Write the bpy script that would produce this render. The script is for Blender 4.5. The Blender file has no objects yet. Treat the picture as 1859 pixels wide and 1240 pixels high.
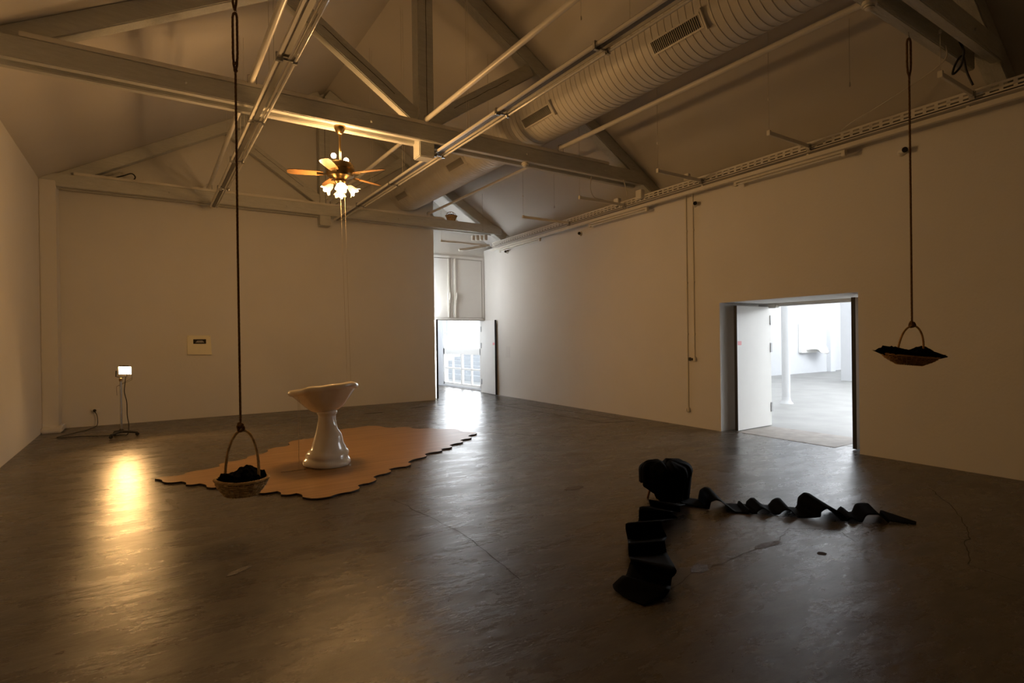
import bpy, bmesh, math, random
from math import sin, cos, pi, radians, atan2, sqrt
from mathutils import Vector, Matrix, noise
random.seed(4)
scene = bpy.context.scene
COL = scene.collection

# ------------------------------------------------------------------ camera
cd = bpy.data.cameras.new('camera'); cam = bpy.data.objects.new('camera', cd); COL.objects.link(cam)
yaw, pitch, roll = radians(33.25369), radians(-0.13451), radians(-0.74859)
fw = Vector((sin(yaw)*cos(pitch), cos(yaw)*cos(pitch), sin(pitch)))
r0 = Vector((cos(yaw), -sin(yaw), 0)); u0 = r0.cross(fw)
rr = cos(roll)*r0 + sin(roll)*u0; uu = -sin(roll)*r0 + cos(roll)*u0
M = Matrix.Identity(4)
for i in range(3):
    M[i][0] = rr[i]; M[i][1] = uu[i]; M[i][2] = -fw[i]
M[0][3], M[1][3], M[2][3] = 0, 0, 1.55
cam.matrix_world = M
cd.sensor_width = 36; cd.lens = 1008.97/1859*36; cd.clip_start = 0.05; cd.clip_end = 200
scene.camera = cam

# ------------------------------------------------------------------ world, lights, exposure
scene.view_settings.view_transform = 'Standard'
scene.view_settings.look = 'None'
scene.view_settings.gamma = 1
scene.view_settings.use_curve_mapping = False
scene.view_settings.exposure = 0.15
w = bpy.data.worlds.new('daylight'); scene.world = w; w.use_nodes = True
bg = w.node_tree.nodes['Background']; bg.inputs[0].default_value = (0.86, 0.93, 1, 1); bg.inputs[1].default_value = 2.1

WARM = (1.0, 0.55, 0.20)
def area(name, loc, target, sx, sy, power, color):
    l = bpy.data.lights.new(name, 'AREA'); l.shape = 'RECTANGLE'; l.size = sx; l.size_y = sy
    l.energy = power; l.color = color
    o = bpy.data.objects.new(name, l); COL.objects.link(o); o.location = loc
    o.rotation_euler = (Vector(target)-Vector(loc)).to_track_quat('-Z', 'Y').to_euler()
    return o
DAY = (0.90, 0.95, 1.0)
area('window_daylight', (8.95, 16.3, 1.4), (6, 15.6, 1.0), 2.6, 2.4, 170, DAY)
area('corridor_fill_light', (7.3, 16.3, 3.15), (7.3, 16.3, 0), 1.6, 2.6, 80, DAY)  # added fill for the corridor's end wall; no fitting known there
area('passage_fill_light', (5.45, 13.78, 1.9), (8.3, 13.3, 1.9), .4, 2.6, 60, DAY)   # added fill hidden behind the partition, brightens niche and right wall
FILL_R = 1.5       # radiance of the skylights added over the gallery
FAN_W = 34        # each of the fan bulbs
FLOOD_E = 60     # emission of the flood lamp's glass

# ------------------------------------------------------------------ materials
def mat(name, col, rough=.6, metal=0, var=0, vscale=6, bump=0, bscale=40, emis=None, estr=0, spec=.5, col2=None, stretch=None, coat=0):
    m = bpy.data.materials.new(name); m.use_nodes = True
    nt = m.node_tree; b = nt.nodes['Principled BSDF']
    b.inputs['Base Color'].default_value = (*col, 1); b.inputs['Roughness'].default_value = rough
    b.inputs['Metallic'].default_value = metal; b.inputs['Specular IOR Level'].default_value = spec
    b.inputs['Coat Weight'].default_value = coat; b.inputs['Coat Roughness'].default_value = .12
    tc = nt.nodes.new('ShaderNodeTexCoord'); mp = nt.nodes.new('ShaderNodeMapping')
    nt.links.new(tc.outputs['Object'], mp.inputs[0])
    if stretch: mp.inputs['Scale'].default_value = stretch
    if var or col2:
        n = nt.nodes.new('ShaderNodeTexNoise'); n.inputs['Scale'].default_value = vscale; n.inputs['Detail'].default_value = 6
        nt.links.new(mp.outputs[0], n.inputs['Vector'])
        cr = nt.nodes.new('ShaderNodeValToRGB'); cr.color_ramp.elements[0].position = .3; cr.color_ramp.elements[1].position = .7
        c2 = col2 if col2 else tuple(min(1, c*(1+var)) for c in col)
        c1 = col if col2 else tuple(c*(1-var) for c in col)
        cr.color_ramp.elements[0].color = (*c1, 1); cr.color_ramp.elements[1].color = (*c2, 1)
        nt.links.new(n.outputs[0], cr.inputs[0]); nt.links.new(cr.outputs[0], b.inputs['Base Color'])
    if bump:
        n = nt.nodes.new('ShaderNodeTexNoise'); n.inputs['Scale'].default_value = bscale; n.inputs['Detail'].default_value = 5
        nt.links.new(mp.outputs[0], n.inputs['Vector'])
        bp = nt.nodes.new('ShaderNodeBump'); bp.inputs['Strength'].default_value = bump; bp.inputs['Distance'].default_value = .02
        nt.links.new(n.outputs[0], bp.inputs['Height']); nt.links.new(bp.outputs[0], b.inputs['Normal'])
    if emis:
        b.inputs['Emission Color'].default_value = (*emis, 1); b.inputs['Emission Strength'].default_value = estr
    return m
WALL = mat('white_plaster', (.74, .72, .68), .8, var=.02, vscale=1.2, bump=.10, bscale=30, spec=.15)
CEIL = mat('ceiling_white', (.62, .59, .55), .8, var=.03, vscale=.8, bump=.1, bscale=12, spec=.2)
GALW = mat('gallery_white', (.66, .67, .69), .8, var=.01, spec=.2)
BEAM = mat('painted_timber', (.56, .56, .52), .55, var=.07, vscale=5, bump=.5, bscale=14, stretch=(1, 6, 6), spec=.4)
CRACK = mat('crack_dark', (.015, .012, .01), .9)
METW = mat('white_enamel', (.72, .69, .62), .35, var=.03, spec=.5)
RAILD = mat('grey_channel', (.16, .15, .135), .45, metal=.2)
DUCT = mat('duct_white', (.62, .60, .56), .42, var=.04, vscale=3)
GRILLE = mat('grille_dark', (.10, .09, .085), .6)
GRILLF = mat('grille_grey', (.38, .36, .33), .5)
DOORM = mat('door_white', (.78, .77, .74), .5, var=.01)
BLACKE = mat('black_edge', (.012, .012, .013), .6)
HINGE = mat('hinge_steel', (.35, .35, .35), .4, metal=.7)
RED = mat('red_sticker', (.85, .30, .32), .5)
REDL = mat('red_sticker_line', (.9, .55, .55), .5)
CHROME = mat('chrome', (.5, .5, .5), .22, metal=1)
BRASS = mat('antique_brass', (.36, .25, .11), .28, metal=1)
BLACKP = mat('black_plastic', (.012, .012, .012), .45)
BLACKM = mat('black_iron', (.02, .018, .016), .5, bump=.3)
LEATH = mat('black_leather', (.0022, .0022, .0025), .7, bump=.1, bscale=120, spec=.025)
CLOTH = mat('black_fabric', (.003, .003, .003), .95, spec=.05)
ROPE = mat('jute_rope', (.17, .095, .042), .9, var=.35, vscale=60, bump=.6, bscale=200, spec=.1)
WICK = mat('wicker', (.50, .33, .14), .6, var=.28, vscale=25, spec=.3)
WICKD = mat('wicker_dark', (.42, .23, .08), .65, var=.28, vscale=25, spec=.3)
CERA = mat('cream_glaze', (.80, .73, .58), .28, col2=(.64, .55, .41), vscale=4, bump=.12, bscale=7, coat=.7)
PAPER = mat('paper', (.70, .68, .64), .8)
PAPERY = mat('aged_paper', (.88, .82, .60), .8, var=.03)
INK = mat('ink_black', (.015, .013, .012), .8)
INKG = mat('ink_grey', (.22, .2, .18), .8, col2=(.55, .5, .42), vscale=30)
TUBE = mat('glass_tube', (.72, .71, .68), .1, spec=.8, coat=1)
CABLEW = mat('cable_white', (.5, .47, .42), .5)
THREAD = mat('thread', (.40, .34, .26), .6)
BULB = mat('bulb_glow', (1, .9, .7), .4, emis=(1, .74, .40), estr=30)
SHADE = mat('shade_glass', (1, .93, .8), .4, emis=(1, .60, .24), estr=1.6)
FLOOD = mat('flood_glass', (1, .95, .85), .4, emis=(1, .58, .22), estr=FLOOD_E)
BLADE = mat('fan_blade', (.20, .11, .045), .35, var=.2, stretch=(1, 8, 8), vscale=6)
WOODL = mat('stool_wood', (.20, .09, .035), .4, var=.2, vscale=12)
SCULP = mat('white_fabric', (.86, .85, .82), .9, bump=.8, bscale=6)
SKYB = mat('step_concrete', (.42, .44, .46), .8)

def floor_mat():
    m = bpy.data.materials.new('polished_concrete'); m.use_nodes = True; nt = m.node_tree; b = nt.nodes['Principled BSDF']
    N = nt.nodes.new; L = nt.links.new
    tc = N('ShaderNodeTexCoord')
    def noi(scale, det=6, st=(1, 1, 1), rot=0, ro=.6):
        mp = N('ShaderNodeMapping'); mp.inputs['Scale'].default_value = st; mp.inputs['Rotation'].default_value = (0, 0, rot)
        L(tc.outputs['Object'], mp.inputs[0])
        n = N('ShaderNodeTexNoise'); n.inputs['Scale'].default_value = scale; n.inputs['Detail'].default_value = det
        n.inputs['Roughness'].default_value = ro; L(mp.outputs[0], n.inputs['Vector']); return n.outputs[0]
    def ramp(x, p0, c0, p1, c1):
        r = N('ShaderNodeValToRGB'); r.color_ramp.elements[0].position = p0; r.color_ramp.elements[1].position = p1
        r.color_ramp.elements[0].color = (*c0, 1); r.color_ramp.elements[1].color = (*c1, 1); L(x, r.inputs[0]); return r.outputs[0]
    def mul(a, c, f=1):
        x = N('ShaderNodeMix'); x.data_type = 'RGBA'; x.blend_type = 'MULTIPLY'; x.inputs[0].default_value = f
        L(a, x.inputs[6]); L(c, x.inputs[7]); return x.outputs[2]
    big = noi(.55, 8, ro=.65); fine = noi(7, 10, ro=.75); spk = noi(45, 4)
    c = ramp(big, .32, (.055, .046, .036), .68, (.125, .108, .088))
    c = mul(c, ramp(fine, .3, (.72, .70, .68), .62, (1, 1, 1)))
    c = mul(c, ramp(spk, .30, (.35, .33, .3), .37, (1, 1, 1)))
    strk = noi(3.0, 9, (1, 5, 1), .55, .75); c = mul(c, ramp(strk, .35, (.62, .6, .58), .6, (1.0, 1.0, 1.0)))
    L(c, b.inputs['Base Color'])
    rg = noi(1.6, 7, (1, 2.2, 1), .6, .7)
    mr = N('ShaderNodeMapRange'); mr.inputs[1].default_value = .3; mr.inputs[2].default_value = .7
    mr.inputs[3].default_value = .20; mr.inputs[4].default_value = .36; L(rg, mr.inputs[0]); L(mr.outputs[0], b.inputs['Roughness'])
    b.inputs['Specular IOR Level'].default_value = .42
    def bump(h, s, d, prev=None):
        x = N('ShaderNodeBump'); x.inputs['Strength'].default_value = s; x.inputs['Distance'].default_value = d
        L(h, x.inputs['Height'])
        if prev: L(prev, x.inputs['Normal'])
        return x.outputs[0]
    n1 = bump(noi(2.2, 3, (1, 1.9, 1), .55), .5, .014)
    n2 = bump(noi(22, 8, (1, 2.6, 1), .55, .75), .45, .0035, n1)
    L(n2, b.inputs['Normal'])
    return m
FLOOR = floor_mat()
GFLOOR = mat('gallery_concrete', (.22, .217, .205), .5, col2=(.30, .297, .285), vscale=1.2, bump=.1, bscale=10)

def ply_mat():
    m = bpy.data.materials.new('plywood'); m.use_nodes = True; nt = m.node_tree; b = nt.nodes['Principled BSDF']
    N = nt.nodes.new; L = nt.links.new
    tc = N('ShaderNodeTexCoord'); mp = N('ShaderNodeMapping'); mp.inputs['Rotation'].default_value = (0, 0, radians(-52)); mp.inputs['Scale'].default_value = (.5, 7, 1)
    L(tc.outputs['Object'], mp.inputs[0]); n = N('ShaderNodeTexNoise'); n.inputs['Scale'].default_value = 2.2; n.inputs['Detail'].default_value = 8
    L(mp.outputs[0], n.inputs['Vector']); r = N('ShaderNodeValToRGB'); r.color_ramp.elements[0].position = .3; r.color_ramp.elements[1].position = .7
    r.color_ramp.elements[0].color = (.25, .140, .050, 1); r.color_ramp.elements[1].color = (.37, .21, .085, 1)
    L(n.outputs[0], r.inputs[0]); L(r.outputs[0], b.inputs['Base Color']); b.inputs['Roughness'].default_value = .38; b.inputs['Specular IOR Level'].default_value = .4
    return m
PLY = ply_mat()
PLYE = mat('plywood_edge', (.02, .012, .008), .7)

# ------------------------------------------------------------------ mesh helpers
class MB:
    def __init__(s): s.v = []; s.f = []; s.m = []
    def add(s, vs, fs, mi=0):
        o = len(s.v); s.v += [tuple(v) for v in vs]; s.f += [tuple(i+o for i in f) for f in fs]; s.m += [mi]*len(fs); return s
    def box(s, a, b, mi=0):
        x0, y0, z0 = a; x1, y1, z1 = b
        return s.add([(x0, y0, z0), (x1, y0, z0), (x1, y1, z0), (x0, y1, z0), (x0, y0, z1), (x1, y0, z1), (x1, y1, z1), (x0, y1, z1)],
                     [(0, 3, 2, 1), (4, 5, 6, 7), (0, 1, 5, 4), (1, 2, 6, 5), (2, 3, 7, 6), (3, 0, 4, 7)], mi)
    def hexa(s, lo, hi, mi=0):   # four lower and four upper points
        return s.add(list(lo)+list(hi), [(0, 3, 2, 1), (4, 5, 6, 7), (0, 1, 5, 4), (1, 2, 6, 5), (2, 3, 7, 6), (3, 0, 4, 7)], mi)
    def prism(s, poly, z0, z1, mi=0, me=None):
        n = len(poly); me = mi if me is None else me
        s.add([(x, y, z0) for x, y in poly]+[(x, y, z1) for x, y in poly], [tuple(range(n-1, -1, -1)), tuple(range(n, 2*n))], mi)
        o = len(s.v)-2*n
        for i in range(n):
            j = (i+1) % n; s.f.append((o+i, o+j, o+n+j, o+n+i)); s.m.append(me)
        return s
    def bar(s, p, q, wd, ht, up=(0, 0, 1), mi=0):
        p = Vector(p); q = Vector(q); d = (q-p).normalized(); up = Vector(up)
        if abs(d.dot(up)) > .98: up = Vector((0, 1, 0))
        sd = d.cross(up).normalized(); up = sd.cross(d)
        c = [(-1, -1), (1, -1), (1, 1), (-1, 1)]
        return s.hexa([p+sd*a*wd/2+up*b*ht/2 for a, b in c], [q+sd*a*wd/2+up*b*ht/2 for a, b in c], mi)
    def tube(s, path, r, n=8, closed=False, mi=0, cap=True):
        P = [Vector(p) for p in path]; k = len(P); rs = r if isinstance(r, (list, tuple)) else [r]*k
        rings = []; ref = None
        for i in range(k):
            if closed: t = P[(i+1) % k]-P[i-1]
            else: t = P[min(i+1, k-1)]-P[max(i-1, 0)]
            t.normalize()
            if ref is None:
                ref = Vector((0, 0, 1)) if abs(t.z) < .9 else Vector((1, 0, 0))
            a = ref-t*ref.dot(t)
            if a.length < 1e-6: a = t.orthogonal()
            a.normalize(); ref = a; b = t.cross(a)
            rings.append([P[i]+(a*cos(2*pi*j/n)+b*sin(2*pi*j/n))*rs[i] for j in range(n)])
        vs = [v for R in rings for v in R]; fs = []
        for i in range(k if closed else k-1):
            i2 = (i+1) % k
            for j in range(n):
                j2 = (j+1) % n; fs.append((i*n+j, i*n+j2, i2*n+j2, i2*n+j))
        if cap and not closed: fs += [tuple(range(n-1, -1, -1)), tuple((k-1)*n+j for j in range(n))]
        return s.add(vs, fs, mi)
    def lathe(s, prof, c=(0, 0, 0), n=32, mi=0, fn=None, axis=None):
        vs = []; fs = []; c = Vector(c)
        R = Matrix.Identity(3) if axis is None else Vector((0, 0, 1)).rotation_difference(Vector(axis)).to_matrix()
        for i, (r, z) in enumerate(prof):
            for j in range(n):
                a = 2*pi*j/n; p = Vector((r*cos(a), r*sin(a), z))
                if fn: p = Vector(fn(p, a, i))
                vs.append(c+R@p)
        k = len(prof)
        for i in range(k-1):
            for j in range(n):
                j2 = (j+1) % n; fs.append((i*n+j, i*n+j2, (i+1)*n+j2, (i+1)*n+j))
        fs += [tuple(range(n-1, -1, -1)), tuple((k-1)*n+j for j in range(n))]
        return s.add(vs, fs, mi)
    def grid(s, rows, mi=0):
        k = len(rows); n = len(rows[0])
        return s.add([p for r in rows for p in r], [(i*n+j, i*n+j+1, (i+1)*n+j+1, (i+1)*n+j) for i in range(k-1) for j in range(n-1)], mi)
    def build(s, name, mats, parent=None, smooth=False, kind=None, bevel=0):
        off = Vector((0, 0, 0)); p = parent
        while p is not None: off += p.location; p = p.parent
        me = bpy.data.meshes.new(name); me.from_pydata([tuple(Vector(v)-off) for v in s.v], [], s.f)
        if not isinstance(mats, (list, tuple)): mats = [mats]
        for m in mats: me.materials.append(m)
        for i, pl in enumerate(me.polygons): pl.material_index = min(s.m[i], len(mats)-1); pl.use_smooth = bool(smooth)
        bm = bmesh.new(); bm.from_mesh(me); bmesh.ops.recalc_face_normals(bm, faces=bm.faces)
        if bevel:
            bmesh.ops.bevel(bm, geom=[e for e in bm.edges if len(e.link_faces) == 2 and e.calc_face_angle(0) > .6], offset=bevel, segments=2, affect='EDGES', clamp_overlap=True)
        bm.to_mesh(me); bm.free(); me.update()
        o = bpy.data.objects.new(name, me); COL.objects.link(o); o.parent = parent
        if kind: o['kind'] = kind
        if smooth == 'auto':
            try: me.set_sharp_from_angle(angle=radians(35))
            except Exception: pass
        return o
def tag(o, label, cat, group=None):
    o['label'] = label; o['category'] = cat
    if group: o['group'] = group
    return o
def thing(name, label, cat, loc=(0, 0, 0), group=None):
    o = bpy.data.objects.new(name, None); COL.objects.link(o); o.location = loc; o.empty_display_size = .05
    return tag(o, label, cat, group)
def struct(name, mb, m, parent=None, **k):
    return mb.build(name, m, parent, kind='structure' if parent is None else None, **k)
def dup(root, dloc, label):
    r = root.copy(); COL.objects.link(r); r.location = Vector(root.location)+Vector(dloc); r['label'] = label
    for ch in list(root.children):
        c = ch.copy(); COL.objects.link(c); c.parent = r
        for g in ch.children:
            d = g.copy(); COL.objects.link(d); d.parent = c
    return r

XW = lambda y: 7.585+.0541*y                       # inner face of the right wall (a little out of square)
CZ = lambda x: 7.42-.555*(3.55-x) if x < 3.55 else 7.42-.61*(x-3.55)   # underside of the roof
YB, YF = 13.40, 14.20                               # partition front, far wall front
NEAR = -5.0

# ------------------------------------------------------------------ room shell
mb = MB().add([(-2, NEAR, 0), (9.15, NEAR, 0), (9.15, 18.6, 0), (-2, 18.6, 0), (-2, NEAR, -.1), (9.15, NEAR, -.1), (9.15, 18.6, -.1), (-2, 18.6, -.1)],
              [(0, 1, 2, 3), (7, 6, 5, 4), (0, 4, 5, 1), (1, 5, 6, 2), (2, 6, 7, 3), (3, 7, 4, 0)])
floor = struct('floor', mb, FLOOR)
def rw(y0, y1, z0, z1, t=1.2):   # a piece of the right wall
    return MB().hexa([(XW(y0), y0, z0), (XW(y0)+t, y0, z0), (XW(y1)+t, y1, z0), (XW(y1), y1, z0)],
                     [(XW(y0), y0, z1), (XW(y0)+t, y0, z1), (XW(y1)+t, y1, z1), (XW(y1), y1, z1)])
D0, D1, DH = 3.595, 5.785, 2.12
right = rw(-8.2, D0, 0, 4.2)
for a in (rw(D1, YF+.3, 0, 4.2), rw(D0, D1, DH, 4.2)): right.add(a.v, a.f)
struct('wall_right', right, WALL)
struct('wall_left', MB().box((-1.85, NEAR, 0), (-1.6, YF+.3, 4.75)), WALL)
struct('wall_near', MB().box((-1.85, NEAR-.2, 0), (9.2, NEAR, 7.6)), WALL)
pts = [(-1.6, 0), (6.35, 0), (6.35, CZ(6.35)), (3.55, CZ(3.55)), (-1.6, CZ(-1.6))]
def gable(pts, y0, y1):
    n = len(pts); m = MB()
    m.add([(x, y0, z) for x, z in pts]+[(x, y1, z) for x, z in pts], [tuple(range(n)), tuple(range(2*n-1, n-1, -1))]+[(i, (i+1) % n, n+(i+1) % n, n+i) for i in range(n)])
    return m
struct('wall_back', gable(pts, YB, YB+.12), WALL)
# far wall of the niche with its doorway
XR = XW(YF)
FD0, FD1, FDH = 6.80, XR-.03, 2.14
fm = gable([(6.30, FDH), (XR+.3, FDH), (XR+.3, CZ(8.35)), (6.30, CZ(6.30))], YF, YF+.3)
fm.box((6.30, YF, 0), (FD0, YF+.3, FDH))
fl_ = gable([(-1.6, 0), (6.30, 0), (6.30, CZ(6.30)), (3.55, CZ(3.55)), (-1.6, CZ(-1.6))], YF, YF+.3); fm.add(fl_.v, fl_.f)
struct('wall_far', fm, WALL)
# unseen glowing window, added behind the partition to light the right wall
pw = MB()
for x in (5.16, 5.72, 6.28): pw.box((x, YF-.05, .9), (x+.05, YF-.002, 3.4))
for z in (.9, 1.72, 2.54, 3.36): pw.box((5.16, YF-.05, z), (6.33, YF-.002, z+.05))
pwo = struct('window_10', pw, DOORM)
MB().box((5.18, YF-.02, .92), (6.31, YF-.006, 3.39)).build('passage_fill_pane', mat('passage_fill', (1, 1, 1), .5, emis=(.92, .96, 1), estr=10), pwo)
# pilaster in the left corner
struct('trim_1', MB().box((-1.6, 12.92, 0), (-1.36, YB, 4.55)), WALL, bevel=.012)
struct('trim_2', MB().box((-1.6, 12.75, 0), (-1.30, YB, .10)), WALL, bevel=.02)
# roof
ce = MB()
for xa, xb in ((-2.0, 3.55), (3.55, 9.2)):
    za, zb = CZ(xa), CZ(xb)
    ce.hexa([(xa, NEAR-.2, za), (xb, NEAR-.2, zb), (xb, YF+.35, zb), (xa, YF+.35, za)], [(xa, NEAR-.2, za+.15), (xb, NEAR-.2, zb+.15), (xb, YF+.35, zb+.15), (xa, YF+.35, za+.15)])
struct('ceiling', ce, CEIL)

# corridor behind the far doorway
XC = 8.62
cw = MB()
WY0, WY1 = 14.95, 17.55
cw.box((XC, YF+.3, 0), (XC+.2, WY0, 3.2)); cw.box((XC, WY1, 0), (XC+.2, 18.4, 3.2)); cw.box((XC, WY0, 2.45), (XC+.2, WY1, 3.2)); cw.box((XC, WY0, 0), (XC+.2, WY1, .06))
struct('wall_corridor_right', cw, GALW)
struct('wall_corridor_end', MB().box((5.2, 18.3, 0), (8.82, 18.5, 3.2)), GALW)
struct('wall_corridor_left', MB().box((5.2, YF+.3, 0), (5.4, 18.3, 3.2)), GALW)
struct('ceiling_corridor', MB().box((5.2, YF+.3, 3.2), (8.82, 18.5, 3.3)), GALW)
# window: frame, bars and panes as parts
wf = MB(); X0, X1 = XC+.02, XC+.10
zs = [.10, 1.12, 1.30, 2.43]
for z0, z1 in ((.06, .14), (1.10, 1.30), (2.36, 2.45)): wf.box((X0, WY0, z0), (X1, WY1, z1))
for y0, y1 in ((WY0, WY0+.07), (WY1-.07, WY1)): wf.box((X0, y0, .06), (X1, y1, 2.45))
win = struct('window_1', wf, DOORM)
for k in range(1, 4):
    y = WY0+(WY1-WY0)*k/4; h = .05 if k == 2 else .025
    MB().box((X0+.01, y-h, .12), (X1-.01, y+h, 1.12)).build('mullion', DOORM, win)
    MB().box((X0+.01, y-h, 1.28), (X1-.01, y+h, 2.38)).build('mullion', DOORM, win)
for z in (.62, 1.86): MB().box((X0+.015, WY0+.05, z-.025), (X1-.015, WY1-.05, z+.025)).build('glazing_bar', DOORM, win)
gm = bpy.data.materials.new('window_glass'); gm.use_nodes = True; nt = gm.node_tree; nt.nodes.clear()
o_ = nt.nodes.new('ShaderNodeOutputMaterial'); mx = nt.nodes.new('ShaderNodeMixShader'); t_ = nt.nodes.new('ShaderNodeBsdfTransparent'); g_ = nt.nodes.new('ShaderNodeBsdfGlossy')
g_.inputs['Roughness'].default_value = .02; mx.inputs[0].default_value = .08; nt.links.new(t_.outputs[0], mx.inputs[1]); nt.links.new(g_.outputs[0], mx.inputs[2]); nt.links.new(mx.outputs[0], o_.inputs[0])
for k in range(4):
    ya = WY0+(WY1-WY0)*k/4+.03; yb = WY0+(WY1-WY0)*(k+1)/4-.03
    for za, zb in ((.13, .60), (.64, 1.11), (1.29, 1.84), (1.88, 2.37)):
        MB().box((X0+.035, ya, za), (X0+.04, yb, zb)).build('pane', gm, win)
# steps of the yard seen through the lower panes
st = thing('outdoor_steps', 'grey concrete steps outside, seen through the lower panes of the corridor window', 'steps', (11, 19, -.1))
for k in range(6):
    MB().box((11+k*.34, 17.5, -.1), (11+(k+1)*.34, 24, .12+k*.17)).build('step', SKYB, st)
struct('floor_yard', MB().box((9.2, 13.6, -.2), (26, 40, -.1)), mat('yard_paving', (.45, .45, .44), .9))

# panelled cupboard above the far doorway
cup = thing('wall_cupboard', 'white two-door overhead cupboard above the far doorway', 'cupboard', (7.5, YF, 2.2))
Yc = YF-.03
fr = MB(); fr.box((6.36, Yc, 3.90), (XR-.02, YF, 3.98)); fr.box((XR-.10, Yc, 2.18), (XR-.02, YF, 3.90)); fr.box((6.36, Yc, 2.16), (XR-.02, YF, 2.21)); fr.box((7.22, Yc, 2.2), (7.29, YF, 3.92))
fr.build('frame', DOORM, cup, bevel=.004)
dl = MB().box((6.37, Yc-.008, 2.22), (7.21, Yc+.02, 3.89)).build('door', DOORM, cup, bevel=.004)
dr = MB().box((7.30, Yc-.008, 2.22), (8.24, Yc+.02, 3.89)).build('door', DOORM, cup, bevel=.004)
for d, x in ((dl, 7.15), (dr, 7.36)):
    MB().box((x-.018, Yc-.045, 2.22), (x+.018, Yc-.02, 3.89)).build('locking_bar', METW, d)
    m_ = MB().box((x-.03, Yc-.07, 2.62), (x+.03, Yc-.02, 2.86)); m_.tube([(x, Yc-.06, 2.70), (x+.01, Yc-.10, 2.80), (x, Yc-.11, 2.92)], .012, 6); m_.build('handle', METW, d)

# ------------------------------------------------------------------ door leaves
def leaf(name, p, q, h, sticker=None, side=1, th=.05):
    p = Vector((*p, 0)); q = Vector((*q, 0)); d = (q-p).normalized(); n = Vector((-d.y, d.x, 0))*th/2
    f = lambda a, b, k0, k1, z0, z1: MB().hexa([p+d*a+n*k0+Vector((0, 0, z0)), p+d*b+n*k0+Vector((0, 0, z0)), p+d*b+n*k1+Vector((0, 0, z0)), p+d*a+n*k1+Vector((0, 0, z0))],
                                               [p+d*a+n*k0+Vector((0, 0, z1)), p+d*b+n*k0+Vector((0, 0, z1)), p+d*b+n*k1+Vector((0, 0, z1)), p+d*a+n*k1+Vector((0, 0, z1))])
    Ln = (q-p).length
    o = struct(name, f(.006, Ln, -1, 1, .012, h), DOORM)
    f(-.004, .006, -1.0, 1.0, .012, h).build('edge_seal', BLACKE, o)
    for z in (.25, h*.62, h*.85): f(Ln-.03, Ln+.015, side*1.05, side*1.5, z, z+.16).build('hinge', HINGE, o)
    if sticker:
        z = 1.42; s_ = f(.02, .02+sticker, side*1.0, side*1.06, z, z+.065).build('sticker', RED, o); s_['label'] = 'small red printed sticker'
        for k in range(3): f(.03, .01+sticker, side*1.06, side*1.09, z+.012+k*.018, z+.019+k*.018).build('text_line', REDL, s_)
    return o
leaf('door_1', (8.10, 5.635), (9.10, 5.66), 2.07, .10, side=-1)
leaf('door_2', (8.00, 3.76), (9.08, 3.74), 2.07, None)
leaf('door_3', (8.245, 13.42), (8.345, 14.36), 2.13, .12, side=1)
leaf('door_4', (6.46, 13.50), (6.72, 14.30), 2.13, None)
# lintel rail and closer of the right doorway
hd = struct('trim_3', MB().box((8.98, D0, 2.07), (9.12, D1, DH)), DOORM)
cl = thing('door_closer', 'small pale door closer on the soffit of the right-hand doorway', 'door closer', (9.0, 5.4, 2.05))
MB().box((8.90, 5.42, 2.04), (9.02, 5.56, 2.12)).build('body', METW, cl, bevel=.01)
MB().box((8.92, 4.2, 2.09), (8.96, 5.42, 2.12)).build('guide_rail', METW, cl)

# ------------------------------------------------------------------ gallery beyond the right doorway
struct('floor_gallery', MB().box((8.2, -8, -.1), (28, 13.4, .002)), GFLOOR)
struct('ceiling_gallery', MB().box((8.2, -8.2, 6.05), (28, 13.4, 6.15)), GALW)
GLOW = mat('skylight_fill', (1, 1, 1), .5, emis=(.90, .95, 1.0), estr=FILL_R)
for k, (x0, y0, x1, y1) in enumerate(((10.0, -6, 13.0, 12), (14.2, -6, 17.2, 12), (18.4, -6, 21.4, 12), (22.6, -6, 25.6, 12))):
    f_ = MB()
    for a, b in (((x0-.1, y0-.1), (x1+.1, y0)), ((x0-.1, y1), (x1+.1, y1+.1)), ((x0-.1, y0), (x0, y1)), ((x1, y0), (x1+.1, y1))): f_.box((*a, 5.95), (*b, 6.05))
    sk = struct('window_%d' % (k+2), f_, GALW)  # unseen skylight, added to light the gallery and the floor's reflection
    MB().box((x0, y0, 6.0), (x1, y1, 6.04)).build('skylight_fill_pane', GLOW, sk)
struct('wall_gallery_far', MB().box((9.1, 12.8, 0), (25.15, 13.1, 6)), GALW)
struct('wall_gallery_recess', MB().box((25.15, 13.0, 0), (28, 13.3, 6)), GALW)
struct('trim_4', MB().box((24.85, 12.62, 0), (25.25, 12.8, 6)), GALW)
struct('wall_gallery_partition', MB().box((20.1, -8, 0), (20.4, 9.87, 3.2)), GALW)
cf = MB(); cf.box((20.1, -8, 5.7), (20.4, 9.87, 6.05))
for k in range(9): cf.box((20.12, -8+k*2.2, 3.2), (20.28, -7.93+k*2.2, 5.7))
cw_ = struct('window_9', cf, GALW)  # unseen clerestory, added to brighten the doorway's reflection on the floor
MB().box((20.3, -8, 3.2), (20.34, 9.87, 5.7)).build('clerestory_fill_pane', mat('clerestory_fill', (1, 1, 1), .5, emis=(.92, .96, 1), estr=10), cw_)
struct('wall_gallery_end', MB().box((27.8, -8, 0), (28, 13.1, 6)), GALW)
ng = MB(); ng.box((8.2, -8.2, 0), (28, -8, .9)); ng.box((8.2, -8.2, 4.9), (28, -8, 6.1))
for x0, x1 in ((8.2, 9.6), (12.4, 13.2), (16, 16.8), (19.6, 28)): ng.box((x0, -8.2, .9), (x1, -8, 4.9))
struct('wall_gallery_near', ng, GALW)
GLOW2 = mat('window_fill', (1, 1, 1), .5, emis=(.92, .96, 1.0), estr=3.2)
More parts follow.
